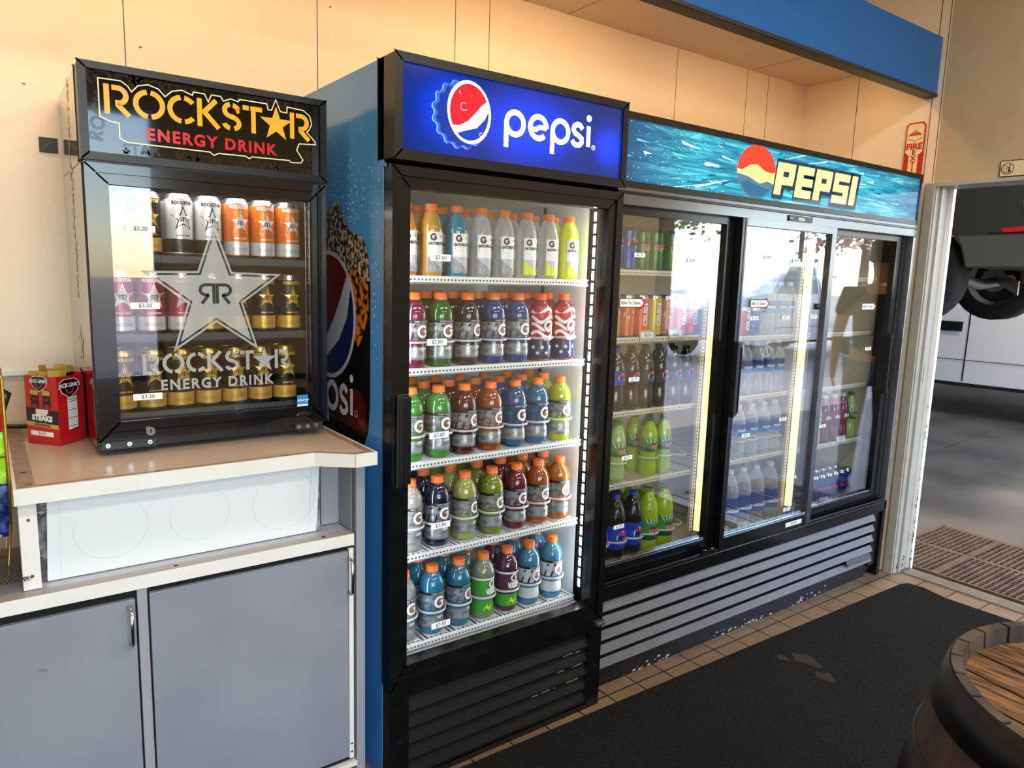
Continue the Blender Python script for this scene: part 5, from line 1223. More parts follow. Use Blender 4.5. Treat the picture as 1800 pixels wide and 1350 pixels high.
# ================================================================== counter and cabinets
t = empty('base_cabinet', (0.25, 2.08, 0), 'grey laminate base cabinet with two doors and chrome handles under the counter', 'cabinet')
CX0, CX1, CY = -0.42, 0.802, 1.751
b = MB(); b.box(CX0, 0.7755, CY + 0.022, 2.44, 0.10, 0.736, GREYLAM); b.box(CX0, 0.768, CY + 0.07, 2.44, 0.0, 0.10, mat('toe_kick', '#5c4436', 0.6))
b.box(0.243, 0.264, CY, CY + 0.03, 0.10, 0.735, GREYFR); b.box(CX0, 0.77, CY + 0.008, CY + 0.022, 0.10, 0.735, GAP)
b.build('cabinet_body', t, bevel=0.001)
b = MB(); b.box(0.268, 0.752, CY - 0.004, CY + 0.014, 0.118, 0.722, GREYLAM); d = b.build('door', t, bevel=0.001)
b = MB(); b.box(0.755, 0.768, CY - 0.002, CY + 0.012, 0.110, 0.728, LAMWHITE)
for zz in (0.155, 0.13): b.prism(arc(0.7615, zz, 0.003, 0, 360, 8)[:-1], front(0, CY - 0.002, 0), 0, 0.001, CHROME)
b.build('door_edge_strip', t)
ep = MB(); ep.box(0.7765, CX1, CY - 0.002, 2.438, 0.0, 0.9655, GREYFR); tag(ep.build('end_panel', bevel=0.001), 'tall grey end panel closing the counter beside the single-door cooler', 'panel')
def bow_handle(x, z0, z1, par):
    b = MB(); b.tube([(x, CY - 0.004, z1), (x, CY - 0.022, z1 - 0.001), (x, CY - 0.032, z1 - 0.010), (x, CY - 0.034, (z0 + z1) / 2), (x, CY - 0.032, z0 + 0.010), (x, CY - 0.022, z0 + 0.001), (x, CY - 0.004, z0)], 0.0042, CHROME, 10)
    b.build('handle', par)
bow_handle(0.752, 0.606, 0.706, d)
b = MB(); b.box(CX0 + 0.01, 0.238, CY - 0.004, CY + 0.014, 0.118, 0.716, GREYLAM)
b.poly([(0.055 + 0.010 * cos(a), 0.60 + 0.0035 * sin(a) - 0.25 * 0.010 * cos(a)) for a in [k * 0.7 for k in range(9)]], front(0, CY - 0.0044, 0), mat('scuff', '#767983', 0.4))
d2_ = b.build('door', t, bevel=0.001); bow_handle(0.226, 0.612, 0.702, d2_)
b = MB(); b.box(CX0, 0.7755, CY - 0.008, CY + 0.02, 0.085, 0.098, LAMWHITE); b.build('bottom_rail', t, bevel=0.001)
for k in range(3):
    pass
t = empty('counter_shelf', (0.25, 2.0, 0.752), 'pale laminate ledge running over the cabinet doors', 'counter')
b = MB(); b.box(CX0, 0.7695, CY - 0.004, CY + 0.006, 0.737, 0.769, LAMWHITE); b.box(CX0, 0.7695, CY + 0.006, 2.44, 0.737, 0.768, mat('grey_ledge', '#aeb0b6', 0.22))
b.box(CX0, 0.7690, CY - 0.003, CY + 0.030, 0.768, 0.7692, mat('ledge_edge_strip', '#a79c92', 0.4))
for xx in (0.33, 0.69, -0.05): b.lathe([(0.004, 0), (0.004, 0.0006)], GAP, 8, (xx, CY + 0.014, 0.7692), sx=1.4)
b.build('ledge_board', t, bevel=0.001)
# raised plinth with white sheet front
t = empty('raised_counter', (0.42, 2.1, 0.77), 'raised counter with beige laminate top and white sheet front carrying the countertop cooler', 'counter')
b = MB()
top = [(0.033, 1.766), (0.668, 1.766), (0.752, 1.700), (0.806, 1.700), (0.806, 2.438), (0.033, 2.438)]
pl = lambda u, v, w_: (u, v, w_)
b.prism(top, pl, 0.972, 0.9995, LAMTOP)
b.build('top_board', t, bevel=0.001)
EDG = mat('worn_edge_strip', '#8b7264', 0.5, noise=(30, '#a08c7c', 0.4, 0.7))
b = MB()
for (a, c) in ((0, 1), (1, 2), (2, 3)):
    p, q = Vector(top[a]), Vector(top[c]); dd = (q - p).normalized(); nn = Vector((dd.y, -dd.x))
    v = [(p.x, p.y, 0.966), (q.x, q.y, 0.966), (q.x, q.y, 1.0006), (p.x, p.y, 1.0006)]; o2 = nn * 0.006
    v2 = [(x + o2.x, y + o2.y, z) for x, y, z in v]; b.add(v + v2, [(0, 1, 2, 3), (7, 6, 5, 4), (0, 4, 5, 1), (1, 5, 6, 2), (2, 6, 7, 3), (3, 7, 4, 0)], LAMWHITE)
b.box(0.027, 0.0332, 1.760, 2.438, 0.966, 1.0006, LAMWHITE); b.box(0.806, 0.812, 1.694, 2.438, 0.966, 1.0006, LAMWHITE)
b.build('edge_trim', t)
b = MB()
b.box(0.033, 0.066, 1.767, 2.438, 0.99952, 1.0010, EDG); b.box(0.066, 0.668, 1.767, 1.779, 0.99952, 1.0010, EDG); b.box(0.788, 0.805, 1.701, 2.438, 0.99952, 1.0010, EDG)
b.add([(0.668, 1.767, 1.001), (0.752, 1.701, 1.001), (0.788, 1.701, 1.001), (0.788, 1.713, 1.001), (0.756, 1.713, 1.001), (0.672, 1.779, 1.001)], [(0, 1, 2, 3, 4, 5)], EDG)
for (x, y) in ((0.05, 1.90), (0.05, 2.2), (0.055, 1.79), (0.30, 1.773), (0.60, 1.773), (0.797, 1.80), (0.775, 1.707)): b.box(x - 0.006, x + 0.006, y - 0.0015, y + 0.0015, 1.001, 1.0014, GAP)
b.build('corner_strip', t)
b = MB(); b.box(0.040, 0.775, 1.85, 2.43, 0.770, 0.971, GREYFR)
b.box(0.033, 0.066, 1.785, 1.85, 0.770, 0.966, LAMWHITE)
b.box(0.768, 0.7695, 1.76, 1.86, 0.770, 0.966, GREYLAM)
for zz in (0.800, 0.925): b.prism(arc(0.050, zz, 0.0035, 0, 360, 10)[:-1], front(0, 1.785, 0), 0, 0.001, mat('rusty_screw', '#7a5a30', 0.4, 0.7))
b.box(0.715, 0.717, 1.848, 1.850, 0.772, 0.966, GAP)
b.build('plinth', t, bevel=0.001)
b = MB(); DSK = mat('dark_plastic_wrap', '#5b5a5c', 0.18, noise=(30, '#a09da0', 0.5, 0.7), bump=(40, 0.6))
b.box(0.066, 0.095, 1.8225, 1.85, 0.770, 0.966, DSK); b.build('wrap_gap', t); b = MB(); b.box(0.690, 0.699, 1.812, 1.85, 0.772, 0.966, DSK); b.build('wrap_gap', t)
b = MB()
v = [(0.085, 1.785, 0.966), (0.690, 1.790, 0.966), (0.692, 1.8185, 0.7705), (0.078, 1.8185, 0.7705)]
b.add([(x, y - 0.003, z) for x, y, z in v] + [(x, y + 0.001, z) for x, y, z in v], [(0, 3, 2, 1), (4, 5, 6, 7), (0, 1, 5, 4), (1, 2, 6, 5), (2, 3, 7, 6), (3, 0, 4, 7)], GLOSSW)
tape = mat('clear_tape_edge', '#dfe3e4', 0.3)
def on_sheet(u, v, w_=0.0):
    tt = (0.966 - v) / 0.1955; return (u, 1.782 + 0.0335 * tt - 0.0004 - w_, v)
RING = mat('faint_ring_mark', '#d2d7d8', 0.2)
for cx, r in ((0.205, 0.075), (0.395, 0.068), (0.60, 0.080)): b.stroke(arc(cx, 0.875, r, 150, 420, 40), 0.0012, on_sheet, RING)
b.stroke([(0.107, 0.966), (0.104, 0.772)], 0.0010, on_sheet, RING); b.stroke([(0.668, 0.964), (0.668, 0.772)], 0.0010, on_sheet, RING)
b.build('front_sheet', t)

# jerky box
jb = empty('snack_box', (0.135, 2.20, 1.0012), 'red BEEF STEAKS snack box full of gold-topped packets on the counter', 'box')
JR = mat('jerky_red', '#c01c22', 0.25); JBK = mat('jerky_black', '#120f0f', 0.3); JG = mat('jerky_gold', '#caa050', 0.35); CARD = mat('brown_card', '#8a6b4a', 0.7)
A, B_, C_ = Vector((0.075, 2.221)), Vector((0.140, 2.142)), Vector((0.204, 2.203))
D_ = A + (C_ - B_)
JH = 0.176; zb = 1.0012
b = MB()
for p, q in ((A, B_), (B_, C_), (C_, D_), (D_, A)):
    n_ = Vector(((q - p).y, -(q - p).x)).normalized() * 0.0008
    v = [(p.x, p.y, zb), (q.x, q.y, zb), (q.x, q.y, zb + JH), (p.x, p.y, zb + JH)]; v2 = [(x - n_.x, y - n_.y, z) for x, y, z in v]
    b.add(v + v2, [(0, 1, 2, 3), (7, 6, 5, 4), (2, 6, 7, 3), (0, 4, 5, 1)], JR)
b.add([(p.x, p.y, zb + 0.0005) for p in (A, B_, C_, D_)], [(0, 1, 2, 3)], CARD)
def on_face(P0, P1):
    d = (P1 - P0).normalized(); n_ = Vector((d.y, -d.x)); L_ = (P1 - P0).length
    return (lambda u, v, w_=0.0: (P0.x + d.x * u + n_.x * (0.0008 + w_), P0.y + d.y * u + n_.y * (0.0008 + w_), zb + v)), L_
fL, LL = on_face(A, B_); fR, LR = on_face(B_, C_)
def shield(f, cx, cz, s):
    b.poly([(cx - s, cz + s * 0.35), (cx - s * 0.55, cz + s * 0.6), (cx + s * 0.55, cz + s * 0.6), (cx + s, cz + s * 0.35), (cx + s * 0.8, cz - s * 0.4), (cx, cz - s * 0.9), (cx - s * 0.8, cz - s * 0.4)], f, WHITE, 0.0003)
    k = 0.93; b.poly([(cx + (x - cx) * k, cz + (z - cz) * k) for x, z in [(cx - s, cz + s * 0.35), (cx - s * 0.55, cz + s * 0.6), (cx + s * 0.55, cz + s * 0.6), (cx + s, cz + s * 0.35), (cx + s * 0.8, cz - s * 0.4), (cx, cz - s * 0.9), (cx - s * 0.8, cz - s * 0.4)]], f, JBK, 0.0006)
    b.stroke([(cx - s * 0.4, cz - s * 0.1), (cx - s * 0.25, cz - s * 0.4), (cx, cz - s * 0.55), (cx + s * 0.25, cz - s * 0.4), (cx + s * 0.4, cz - s * 0.1)], s * 0.13, f, JR, 0.0009)
    b.text('JACK LINK\'S', s * 0.42, f, JBK, cx, cz + s * 0.12, 0.0009, bold=s * 0.05, sx=0.92); b.text('JACK LINK\'S', s * 0.42, f, WHITE, cx, cz + s * 0.12, 0.0012, bold=s * 0.018, sx=0.92)
shield(fL, LL * 0.46, 0.160, 0.027); shield(fR, LR * 0.44, 0.148, 0.034)
b.prism([(0.001, 0.058), (LL - 0.001, 0.052), (LL - 0.001, 0.088), (0.001, 0.094)], fL, 0.0, 0.0004, JBK)
b.text('BEEF', 0.019, fL, WHITE, LL * 0.5, 0.082, 0.0008, bold=0.0012, rot=-0.04); b.text('STEAKS', 0.019, fL, WHITE, LL * 0.5, 0.067, 0.0008, bold=0.0012, rot=-0.04)
b.poly([(0.001, 0.047), (LL - 0.001, 0.041), (LL - 0.001, 0.052), (0.001, 0.058)], fL, JG, 0.0004); b.text('ORIGINAL', 0.010, fL, JBK, LL * 0.5, 0.0495, 0.0008, bold=0.0005, rot=-0.05, spacing=1.2)
for k in (0, 1):
    x0 = LL * (0.18 + 0.36 * k); b.poly([(x0, 0.094), (x0 + 0.024, 0.094), (x0 + 0.024, 0.140), (x0, 0.142)], fL, JBK, 0.0004); b.poly([(x0, 0.128), (x0 + 0.024, 0.127), (x0 + 0.024, 0.139), (x0, 0.141)], fL, JG, 0.0006)
    b.stroke([(x0 + 0.004, 0.121), (x0 + 0.012, 0.113), (x0 + 0.020, 0.121)], 0.002, fL, JR, 0.0008); b.poly([(x0 + 0.003, 0.094), (x0 + 0.021, 0.094), (x0 + 0.021, 0.104), (x0 + 0.003, 0.104)], fL, mat('jerky_meat', '#7a3038', 0.4), 0.0006)
b.poly([(LL * 0.12, 0.022), (LL * 0.82, 0.020), (LL * 0.82, 0.032), (LL * 0.12, 0.034)], fL, PAPER, 0.0006); b.text('$2.60', 0.010, fL, mat('blue_print', '#2b3f7a', 0.5), LL * 0.47, 0.027, 0.0009)
b.poly([(LR * 0.34, 0.035), (LR * 0.70, 0.039), (LR * 0.70, 0.122), (LR * 0.34, 0.118)], fR, PAPER, 0.0004); b.text('Nutrition Facts', 0.0058, fR, INK, LR * 0.52, 0.115, 0.0008, bold=0.0002, sx=0.78)
for k in range(13): b.stroke([(LR * 0.36, 0.108 - k * 0.0054), (LR * 0.68, 0.110 - k * 0.0054)], 0.0008 if k % 4 else 0.0022, fR, INKG, 0.0008)
b.build('carton', jb)
random.seed(4)
for k in range(9):
    i, j = k % 3, k // 3
    c0 = A + (B_ - A) * (0.18 + 0.30 * i) + (C_ - B_) * (0.18 + 0.30 * j); an = random.uniform(-0.35, 0.35) + 0.65; hz = random.uniform(0.182, 0.200)
    b = MB(); dx, dy = cos(an) * 0.014, sin(an) * 0.014
    v = [(c0.x - dx, c0.y - dy, zb + 0.01), (c0.x + dx, c0.y + dy, zb + 0.01), (c0.x + dx * 1.05, c0.y + dy * 1.05, zb + hz - 0.016), (c0.x - dx * 1.05, c0.y - dy * 1.05, zb + hz - 0.016), (c0.x + dx, c0.y + dy, zb + hz), (c0.x - dx, c0.y - dy, zb + hz + 0.004)]
    n_ = Vector((-dy, dx)).normalized() * 0.0018
    vv = v + [(x + n_.x, y + n_.y, z) for x, y, z in v]
    b.add(vv, [(3, 2, 1, 0), (6, 7, 8, 9), (0, 1, 7, 6), (1, 2, 8, 7), (3, 0, 6, 9)], JBK); b.add(vv, [(5, 4, 2, 3), (9, 8, 10, 11), (4, 5, 11, 10), (2, 4, 10, 8), (5, 3, 9, 11)], JG)
    o = b.build('jerky_packet'); tag(o, 'black and gold jerky packet standing in the red snack box', 'packet', 'jerky packets in the red box')
# second red box half hidden beside the cooler
b = MB(); b.box(0.176, 0.2045, 2.24, 2.33, 1.0012, 1.178, JR); b.box(0.177, 0.203, 2.2396, 2.24, 1.02, 1.05, PAPER); b.box(0.176, 0.2045, 2.2392, 2.24, 1.12, 1.14, JBK)
tag(b.build('snack_box', bevel=0.001), 'second red snack box squeezed between the jerky box and the countertop cooler', 'box')

# snack rack at the left edge
GOLDW = mat('brass_wire', '#b8923c', 0.3, 0.9)
t = empty('wire_rack', (-0.12, 1.93, 0.7695), 'gold wire snack rack at the left end of the counter', 'rack')
b = MB()
for yy in (1.86, 2.02):
    b.tube([(0.020, yy, 0.9), (0.0235, yy, 1.0), (0.0235, yy, 1.22), (0.014, yy, 1.245), (-0.24, yy, 1.245), (-0.25, yy, 1.22), (-0.25, yy, 0.9)], 0.0028, GOLDW)
    b.tube([(0.020, yy, 0.9), (0.008, yy, 0.773), (-0.25, yy, 0.773), (-0.25, yy, 0.9)], 0.0028, GOLDW)
for zz in (0.95, 1.05, 1.15): b.tube([(0.0225, 1.86, zz), (0.0225, 2.02, zz), (-0.25, 2.02, zz), (-0.25, 1.86, zz)], 0.002, GOLDW, closed=True)
b.build('wire_frame', t)
for i, (c1, z0, z1, nm) in enumerate((('#b5241c', 1.10, 1.235, 'red and orange'), ('#8fd12a', 0.985, 1.095, 'bright green'), ('#16245a', 0.865, 0.980, 'dark blue'))):
    for j in range(3):
        b = MB(); m = mat('bag_' + c1[1:], c1, 0.22, coat=0.4, noise=(30, '#f0a03a' if i == 0 else ('#d8f07a' if i == 1 else '#5577cc'), 0.52, 0.7)); x0, x1 = -0.22 + 0.004 * j, 0.019
        y = 1.885 + 0.045 * j; N = 9; v = []; f = []
        for a in range(N):
            for c in range(N):
                u, w_ = a / (N - 1), c / (N - 1); bul = 0.016 * (sin(pi * u) * sin(pi * w_)) ** 0.6 if 0 < u < 1 and 0 < w_ < 1 else 0
                v.append((x0 + (x1 - x0) * u, y - bul + 0.001 * sin(17 * u + 5 * w_), z0 + (z1 - z0) * w_))
        o0 = len(v); v += [(p[0], 2 * y - p[1], p[2]) for p in v]
        for a in range(N - 1):
            for c in range(N - 1):
                k = a * N + c; f.append((k, k + N, k + N + 1, k + 1)); f.append((o0 + k, o0 + k + 1, o0 + k + N + 1, o0 + k + N))
        b.add(v, f, m, True)
        o = b.build('snack_bag'); tag(o, f'{nm} snack bag {("front", "middle", "back")[j]} of its pile in the gold wire rack', 'snack bag', 'snack bags in the wire rack')
# perforated dark tray on the ledge
b = MB(); NET = mat('dark_mesh', '#2c2522', 0.5)
def tray(u, v):   # slightly sagging sheet
    return (u, v, 0.806 + 0.02 * sin((u + 0.3) * 9) * 0.3 - max(0, (1.80 - v)) * 0.28)
cell = 0.0078; r = 0.0026
for i in range(36):
    for j in range(30):
        cx = -0.225 + cell * i + (cell / 2 if j % 2 else 0); cy = 1.772 + cell * 0.87 * j * 1.0
        if cx + cell > 0.048 - 0.02 * random.random() and j > 2: pass
        if cx > 0.046: continue
        h = cell / 2
        pts = [(cx + h * a, cy + h * 0.87 * c) for a, c in ((1, 0), (1, 1), (0, 1), (-1, 1), (-1, 0), (-1, -1), (0, -1), (1, -1))]
        ci = [(cx + r * cos(k * pi / 4), cy + r * sin(k * pi / 4)) for k in range(8)]
        if cx > -0.02 and cy < 1.90 or True:
            b.add([tray(*q) for q in pts] + [tray(*q) for q in ci], [(k, (k + 1) % 8, 8 + (k + 1) % 8, 8 + k) for k in range(8)], NET)
tag(b.build('mesh_tray'), 'dark perforated metal tray on the ledge at the left edge', 'tray')
b = MB(); b.box(-0.24, -0.015, 1.765, 2.04, 0.7705, 0.779, STEEL)
tag(b.build('metal_sheet', bevel=0.001), 'thin brushed metal sheet under the dark perforated tray', 'sheet')

# ================================================================== barrel
bx, by = 1.337, 0.2065
t = empty('wine_barrel', (bx, by, 0.0095), 'old oak wine barrel with dark steel hoops standing on the mat', 'barrel')
OAKH = mat('oak_head', '#85603c', 0.5, noise=(9, '#3f2817', 0.36, 0.62, (14, 1.6, 1)), bump=(40, 0.3)); STAVE = mat('dark_oak_stave', '#4a3526', 0.5, noise=(6, '#2c1f17', 0.35, 0.65, (6, 6, 1)))
RIM = mat('rim_stave_end', '#54483f', 0.45, noise=(12, '#2f2c2d', 0.38, 0.62)); HOOP = mat('black_steel_hoop', '#1c1918', 0.42, 0.5, noise=(10, '#2e2724', 0.4, 0.7))
BH = 0.872
def br(z):
    q = (z - BH / 2) / (BH / 2); return 0.272 + 0.072 * (1 - q * q)
b = MB(); prof = [(br(z), z) for z in [0.001 + (BH - 0.001) * k / 24 for k in range(25)]]
b.lathe(prof, STAVE, 56, (bx, by, 0.0095), caps=False)
b.lathe([(0.25, 0.03), (0.0, 0.03)], STAVE, 40, (bx, by, 0.0095), caps=False)
n = 26
for k in range(n):   # stave ends forming the chime
    a0, a1 = 2 * pi * k / n + 0.012, 2 * pi * (k + 1) / n - 0.012; q = []
    for (rr, zz) in ((0.2725, BH), (0.2560, BH), (0.2535, BH - 0.034), (0.2725, BH - 0.02)):
        q.append((rr, zz))
    v = [(bx + rr * cos(a), by + rr * sin(a), 0.0095 + zz) for a in (a0, (a0 + a1) / 2, a1) for rr, zz in q]
    b.add(v, [(i * 4 + j, i * 4 + (j + 1) % 4, i * 4 + 4 + (j + 1) % 4, i * 4 + 4 + j) for i in range(2) for j in range(4)] + [(0, 1, 2, 3), (11, 10, 9, 8)], RIM)
b.build('staves', t)
b = MB(); ang = radians(-100)
for k in range(-3, 4):   # head boards
    w0, w1 = k * 0.072 - 0.036 + 0.0022, k * 0.072 + 0.036 - 0.0022; R_ = 0.2555; pts = []
    for w_ in [w0 + (w1 - w0) * i / 6 for i in range(7)]:
        if abs(w_) < R_: pts.append((sqrt_ := math.sqrt(R_ * R_ - w_ * w_), w_))
    if len(pts) < 2: continue
    poly = pts + [(-u, v) for u, v in reversed(pts)]
    b.prism([(bx + u * cos(ang) - v * sin(ang), by + u * sin(ang) + v * cos(ang)) for u, v in poly], lambda u, v, q: (u, v, q), 0.0095 + BH - 0.050, 0.0095 + BH - 0.030 - 0.0006 * abs(k), OAKH)
b.build('head', t)
for (z0, z1) in ((BH - 0.066, BH - 0.004), (BH - 0.215, BH - 0.135), (BH - 0.40, BH - 0.34), (0.34, 0.40), (0.135, 0.215), (0.004, 0.066)):
    b = MB(); b.lathe([(br(z0) + 0.0005, z0), (br(z0) + 0.0038, z0), (br(z1) + 0.0038, z1), (br(z1) + 0.0005, z1)], HOOP, 56, (bx, by, 0.0095), caps=False)
    for a in (150, 156, 163, 196, 203):
        rr = br((z0 + z1) / 2) + 0.0038; aa = radians(a + z0 * 20)
        for dz in (-0.012, 0.014): b.lathe([(0.0055, -0.003), (0.0035, 0.003), (0, 0.004)], HOOP, 8, (bx + rr * cos(aa), by + rr * sin(aa), 0.0095 + (z0 + z1) / 2 + dz))
    tag(b.build('hoop', t), None)

# ================================================================== vehicles
def vehicle(name, label, cat, origin, heading, prof, width, paint, wheels, windows, wheel_r=0.38, details=None, z=0.0, tuck=0.10):
    """prof: side outline (length along the car, height); built nose to +u, then turned by heading"""
    t = empty(name, (origin[0], origin[1], z), label, cat)
    c, s = cos(heading), sin(heading)
    def F(side_):
        return lambda u, v, w_=0.0: (origin[0] + u * c - (side_ * (width / 2 - tuck * max(0, v - 1.0) / 0.8) + side_ * w_) * s, origin[1] + u * s + (side_ * (width / 2 - tuck * max(0, v - 1.0) / 0.8) + side_ * w_) * c, z + v)
    b = MB(); n = len(prof); vL = [F(1)(u, v) for u, v in prof]; vR = [F(-1)(u, v) for u, v in prof]
    b.add(vL + vR, [tuple(range(n)), tuple(range(n, 2 * n))[::-1]], paint); b.add(vL + vR, [(i, n + i, n + (i + 1) % n, (i + 1) % n) for i in range(n)], paint)
    b.build('body', t, bevel=0.03)
    for sd in (1, -1):
        for q in windows:
            w_ = MB(); w_.prism(q, F(sd), -0.01, 0.004, mat('vehicle_glass', '#0c0e10', 0.06, coat=0.5)); w_.build('window', t)
        for u in wheels:
            w_ = MB(); cx, cy, _ = F(sd)(u, 0.3, -0.13); TY = mat('tyre_rubber', '#17161a', 0.75); AL = mat('alloy_rim', '#b4b4b6', 0.35, 0.4)
            ax = Vector((-s, c, 0)) * sd; e1 = Vector((c, s, 0)); e2 = Vector((0, 0, 1)); cen = Vector((cx, cy, z + wheel_r))
            def ringp(r, o): return [tuple(cen + ax * o + (e1 * cos(a) + e2 * sin(a)) * r) for a in [2 * pi * k / 28 for k in range(28)]]
            rings = [ringp(wheel_r * 0.62, -0.09), ringp(wheel_r * 0.95, -0.11), ringp(wheel_r, -0.07), ringp(wheel_r, 0.07), ringp(wheel_r * 0.95, 0.11), ringp(wheel_r * 0.66, 0.115), ringp(wheel_r * 0.62, 0.09)]
            v = [p for R_ in rings for p in R_]; w_.add(v, [(k * 28 + i, k * 28 + (i + 1) % 28, (k + 1) * 28 + (i + 1) % 28, (k + 1) * 28 + i) for k in range(6) for i in range(28)], TY, True)
            for k in range(10):
                a = 2 * pi * k / 10; d1_ = e1 * cos(a) + e2 * sin(a); d2_ = e1 * -sin(a) + e2 * cos(a)
                q = [cen + ax * 0.085 + d2_ * 0.02, cen + ax * 0.10 + d1_ * wheel_r * 0.62 + d2_ * 0.028, cen + ax * 0.10 + d1_ * wheel_r * 0.62 - d2_ * 0.028, cen + ax * 0.085 - d2_ * 0.02]
                w_.add([tuple(p) for p in q], [(0, 1, 2, 3)], AL)
            w_.add(ringp(wheel_r * 0.60, 0.03), [tuple(range(28))], mat('brake_dark', '#3c3a3a', 0.5, 0.6)); w_.add(ringp(wheel_r * 0.15, 0.104), [tuple(range(28))], AL)
            i1 = ringp(wheel_r * 0.64, -0.085); i2 = ringp(wheel_r * 0.54, -0.02); w_.add(i1 + i2, [(i, 28 + i, 28 + (i + 1) % 28, (i + 1) % 28) for i in range(28)], AL); w_.add(ringp(wheel_r * 0.30, -0.10)[::-1], [tuple(range(28))], mat('brake_disc', '#8d8b88', 0.4, 0.8))
            r1 = ringp(wheel_r * 0.66, 0.116); r2 = ringp(wheel_r * 0.58, 0.10); w_.add(r1 + r2, [(i, (i + 1) % 28, 28 + (i + 1) % 28, 28 + i) for i in range(28)], AL)
            w_.build('wheel', t)
    if details: details(t, F)
    return t
SILV = mat('silver_truck_paint', '#d6d3d0', 0.25, 0.1, coat=0.5)
def truck_details(t, F):
    for sd in (1, -1):
        b = MB(); f = F(sd)
        for (u0, u1) in ((0.14, 0.14),): b.stroke([(0.14, 0.42), (0.14, 1.24)], 0.014, f, GAP, 0.006)
        b.stroke([(1.22, 0.45), (1.22, 1.24)], 0.012, f, GAP, 0.006); b.stroke([(-1.9, 0.66), (1.9, 0.66)], 0.010, f, INKG, 0.006)
        b.stroke([(-1.9, 0.38), (2.0, 0.38)], 0.04, f, GAP, 0.004)
        b.build('body_seams', t)
        b = MB(); b.prism([(0.20, 0.98), (0.44, 0.98), (0.44, 1.09), (0.20, 1.09)], f, 0.0, 0.012, GAP); b.prism([(0.22, 1.02), (0.42, 1.02), (0.42, 1.07), (0.22, 1.07)], f, 0.012, 0.03, BLACKP); b.build('door_handle', t)
PICK = [(-2.6, 0.55), (-2.6, 1.22), (0.16, 1.24), (0.30, 1.85), (1.35, 1.86), (1.95, 1.28), (2.75, 1.20), (2.85, 0.95), (2.85, 0.45), (2.4, 0.36), (-2.4, 0.38)]
PWIN = [[(0.30, 1.27), (0.40, 1.76), (0.80, 1.77), (0.80, 1.27)], [(0.86, 1.27), (0.86, 1.77), (1.30, 1.76), (1.76, 1.27)]]
vehicle('pickup_truck', 'silver pickup truck on the garage floor behind the lifted vehicle', 'truck', (9.95, 3.55), radians(96), PICK, 1.9, SILV, (-1.15, 2.2), PWIN, 0.40, truck_details)
vehicle('pickup_truck', 'white pickup truck parked outside, mirrored in the sliding glass doors', 'truck', (13.2, -5.3), radians(176), PICK, 1.9, mat('white_truck_paint', '#eef0f4', 0.2, coat=0.6), (-1.55, 2.0), PWIN, 0.40, truck_details)
SED = [(-2.2, 0.45), (-2.25, 0.9), (-1.7, 1.05), (-1.1, 1.42), (0.4, 1.45), (1.2, 1.0), (2.2, 0.85), (2.3, 0.5), (2.0, 0.3), (-2.0, 0.3)]
SWIN = [[(-1.4, 1.05), (-1.05, 1.36), (-0.3, 1.38), (-0.3, 1.05)], [(-0.24, 1.05), (-0.24, 1.38), (0.4, 1.38), (1.0, 1.04)]]
vehicle('sedan', 'blue sedan parked outside, mirrored in the sliding glass doors', 'car', (8.6, -7.2), radians(100), SED, 1.8, mat('blue_car_paint', '#4a5fa8', 0.2, coat=0.6), (-1.4, 1.45), SWIN, 0.33)
SUVP = [(-0.78, 0.02), (-0.84, 0.10), (-0.86, 0.52), (-0.80, 0.58), (-0.70, 1.28), (3.0, 1.38), (3.6, 0.72), (4.3, 0.58), (4.35, 0.05), (3.9, -0.02), (3.6, 0.25), (3.3, 0.36), (3.0, 0.25), (2.85, 0.0), (0.60, 0.0), (0.54, 0.18), (0.38, 0.33), (0.14, 0.38), (-0.10, 0.33), (-0.22, 0.18), (-0.27, 0.02)]
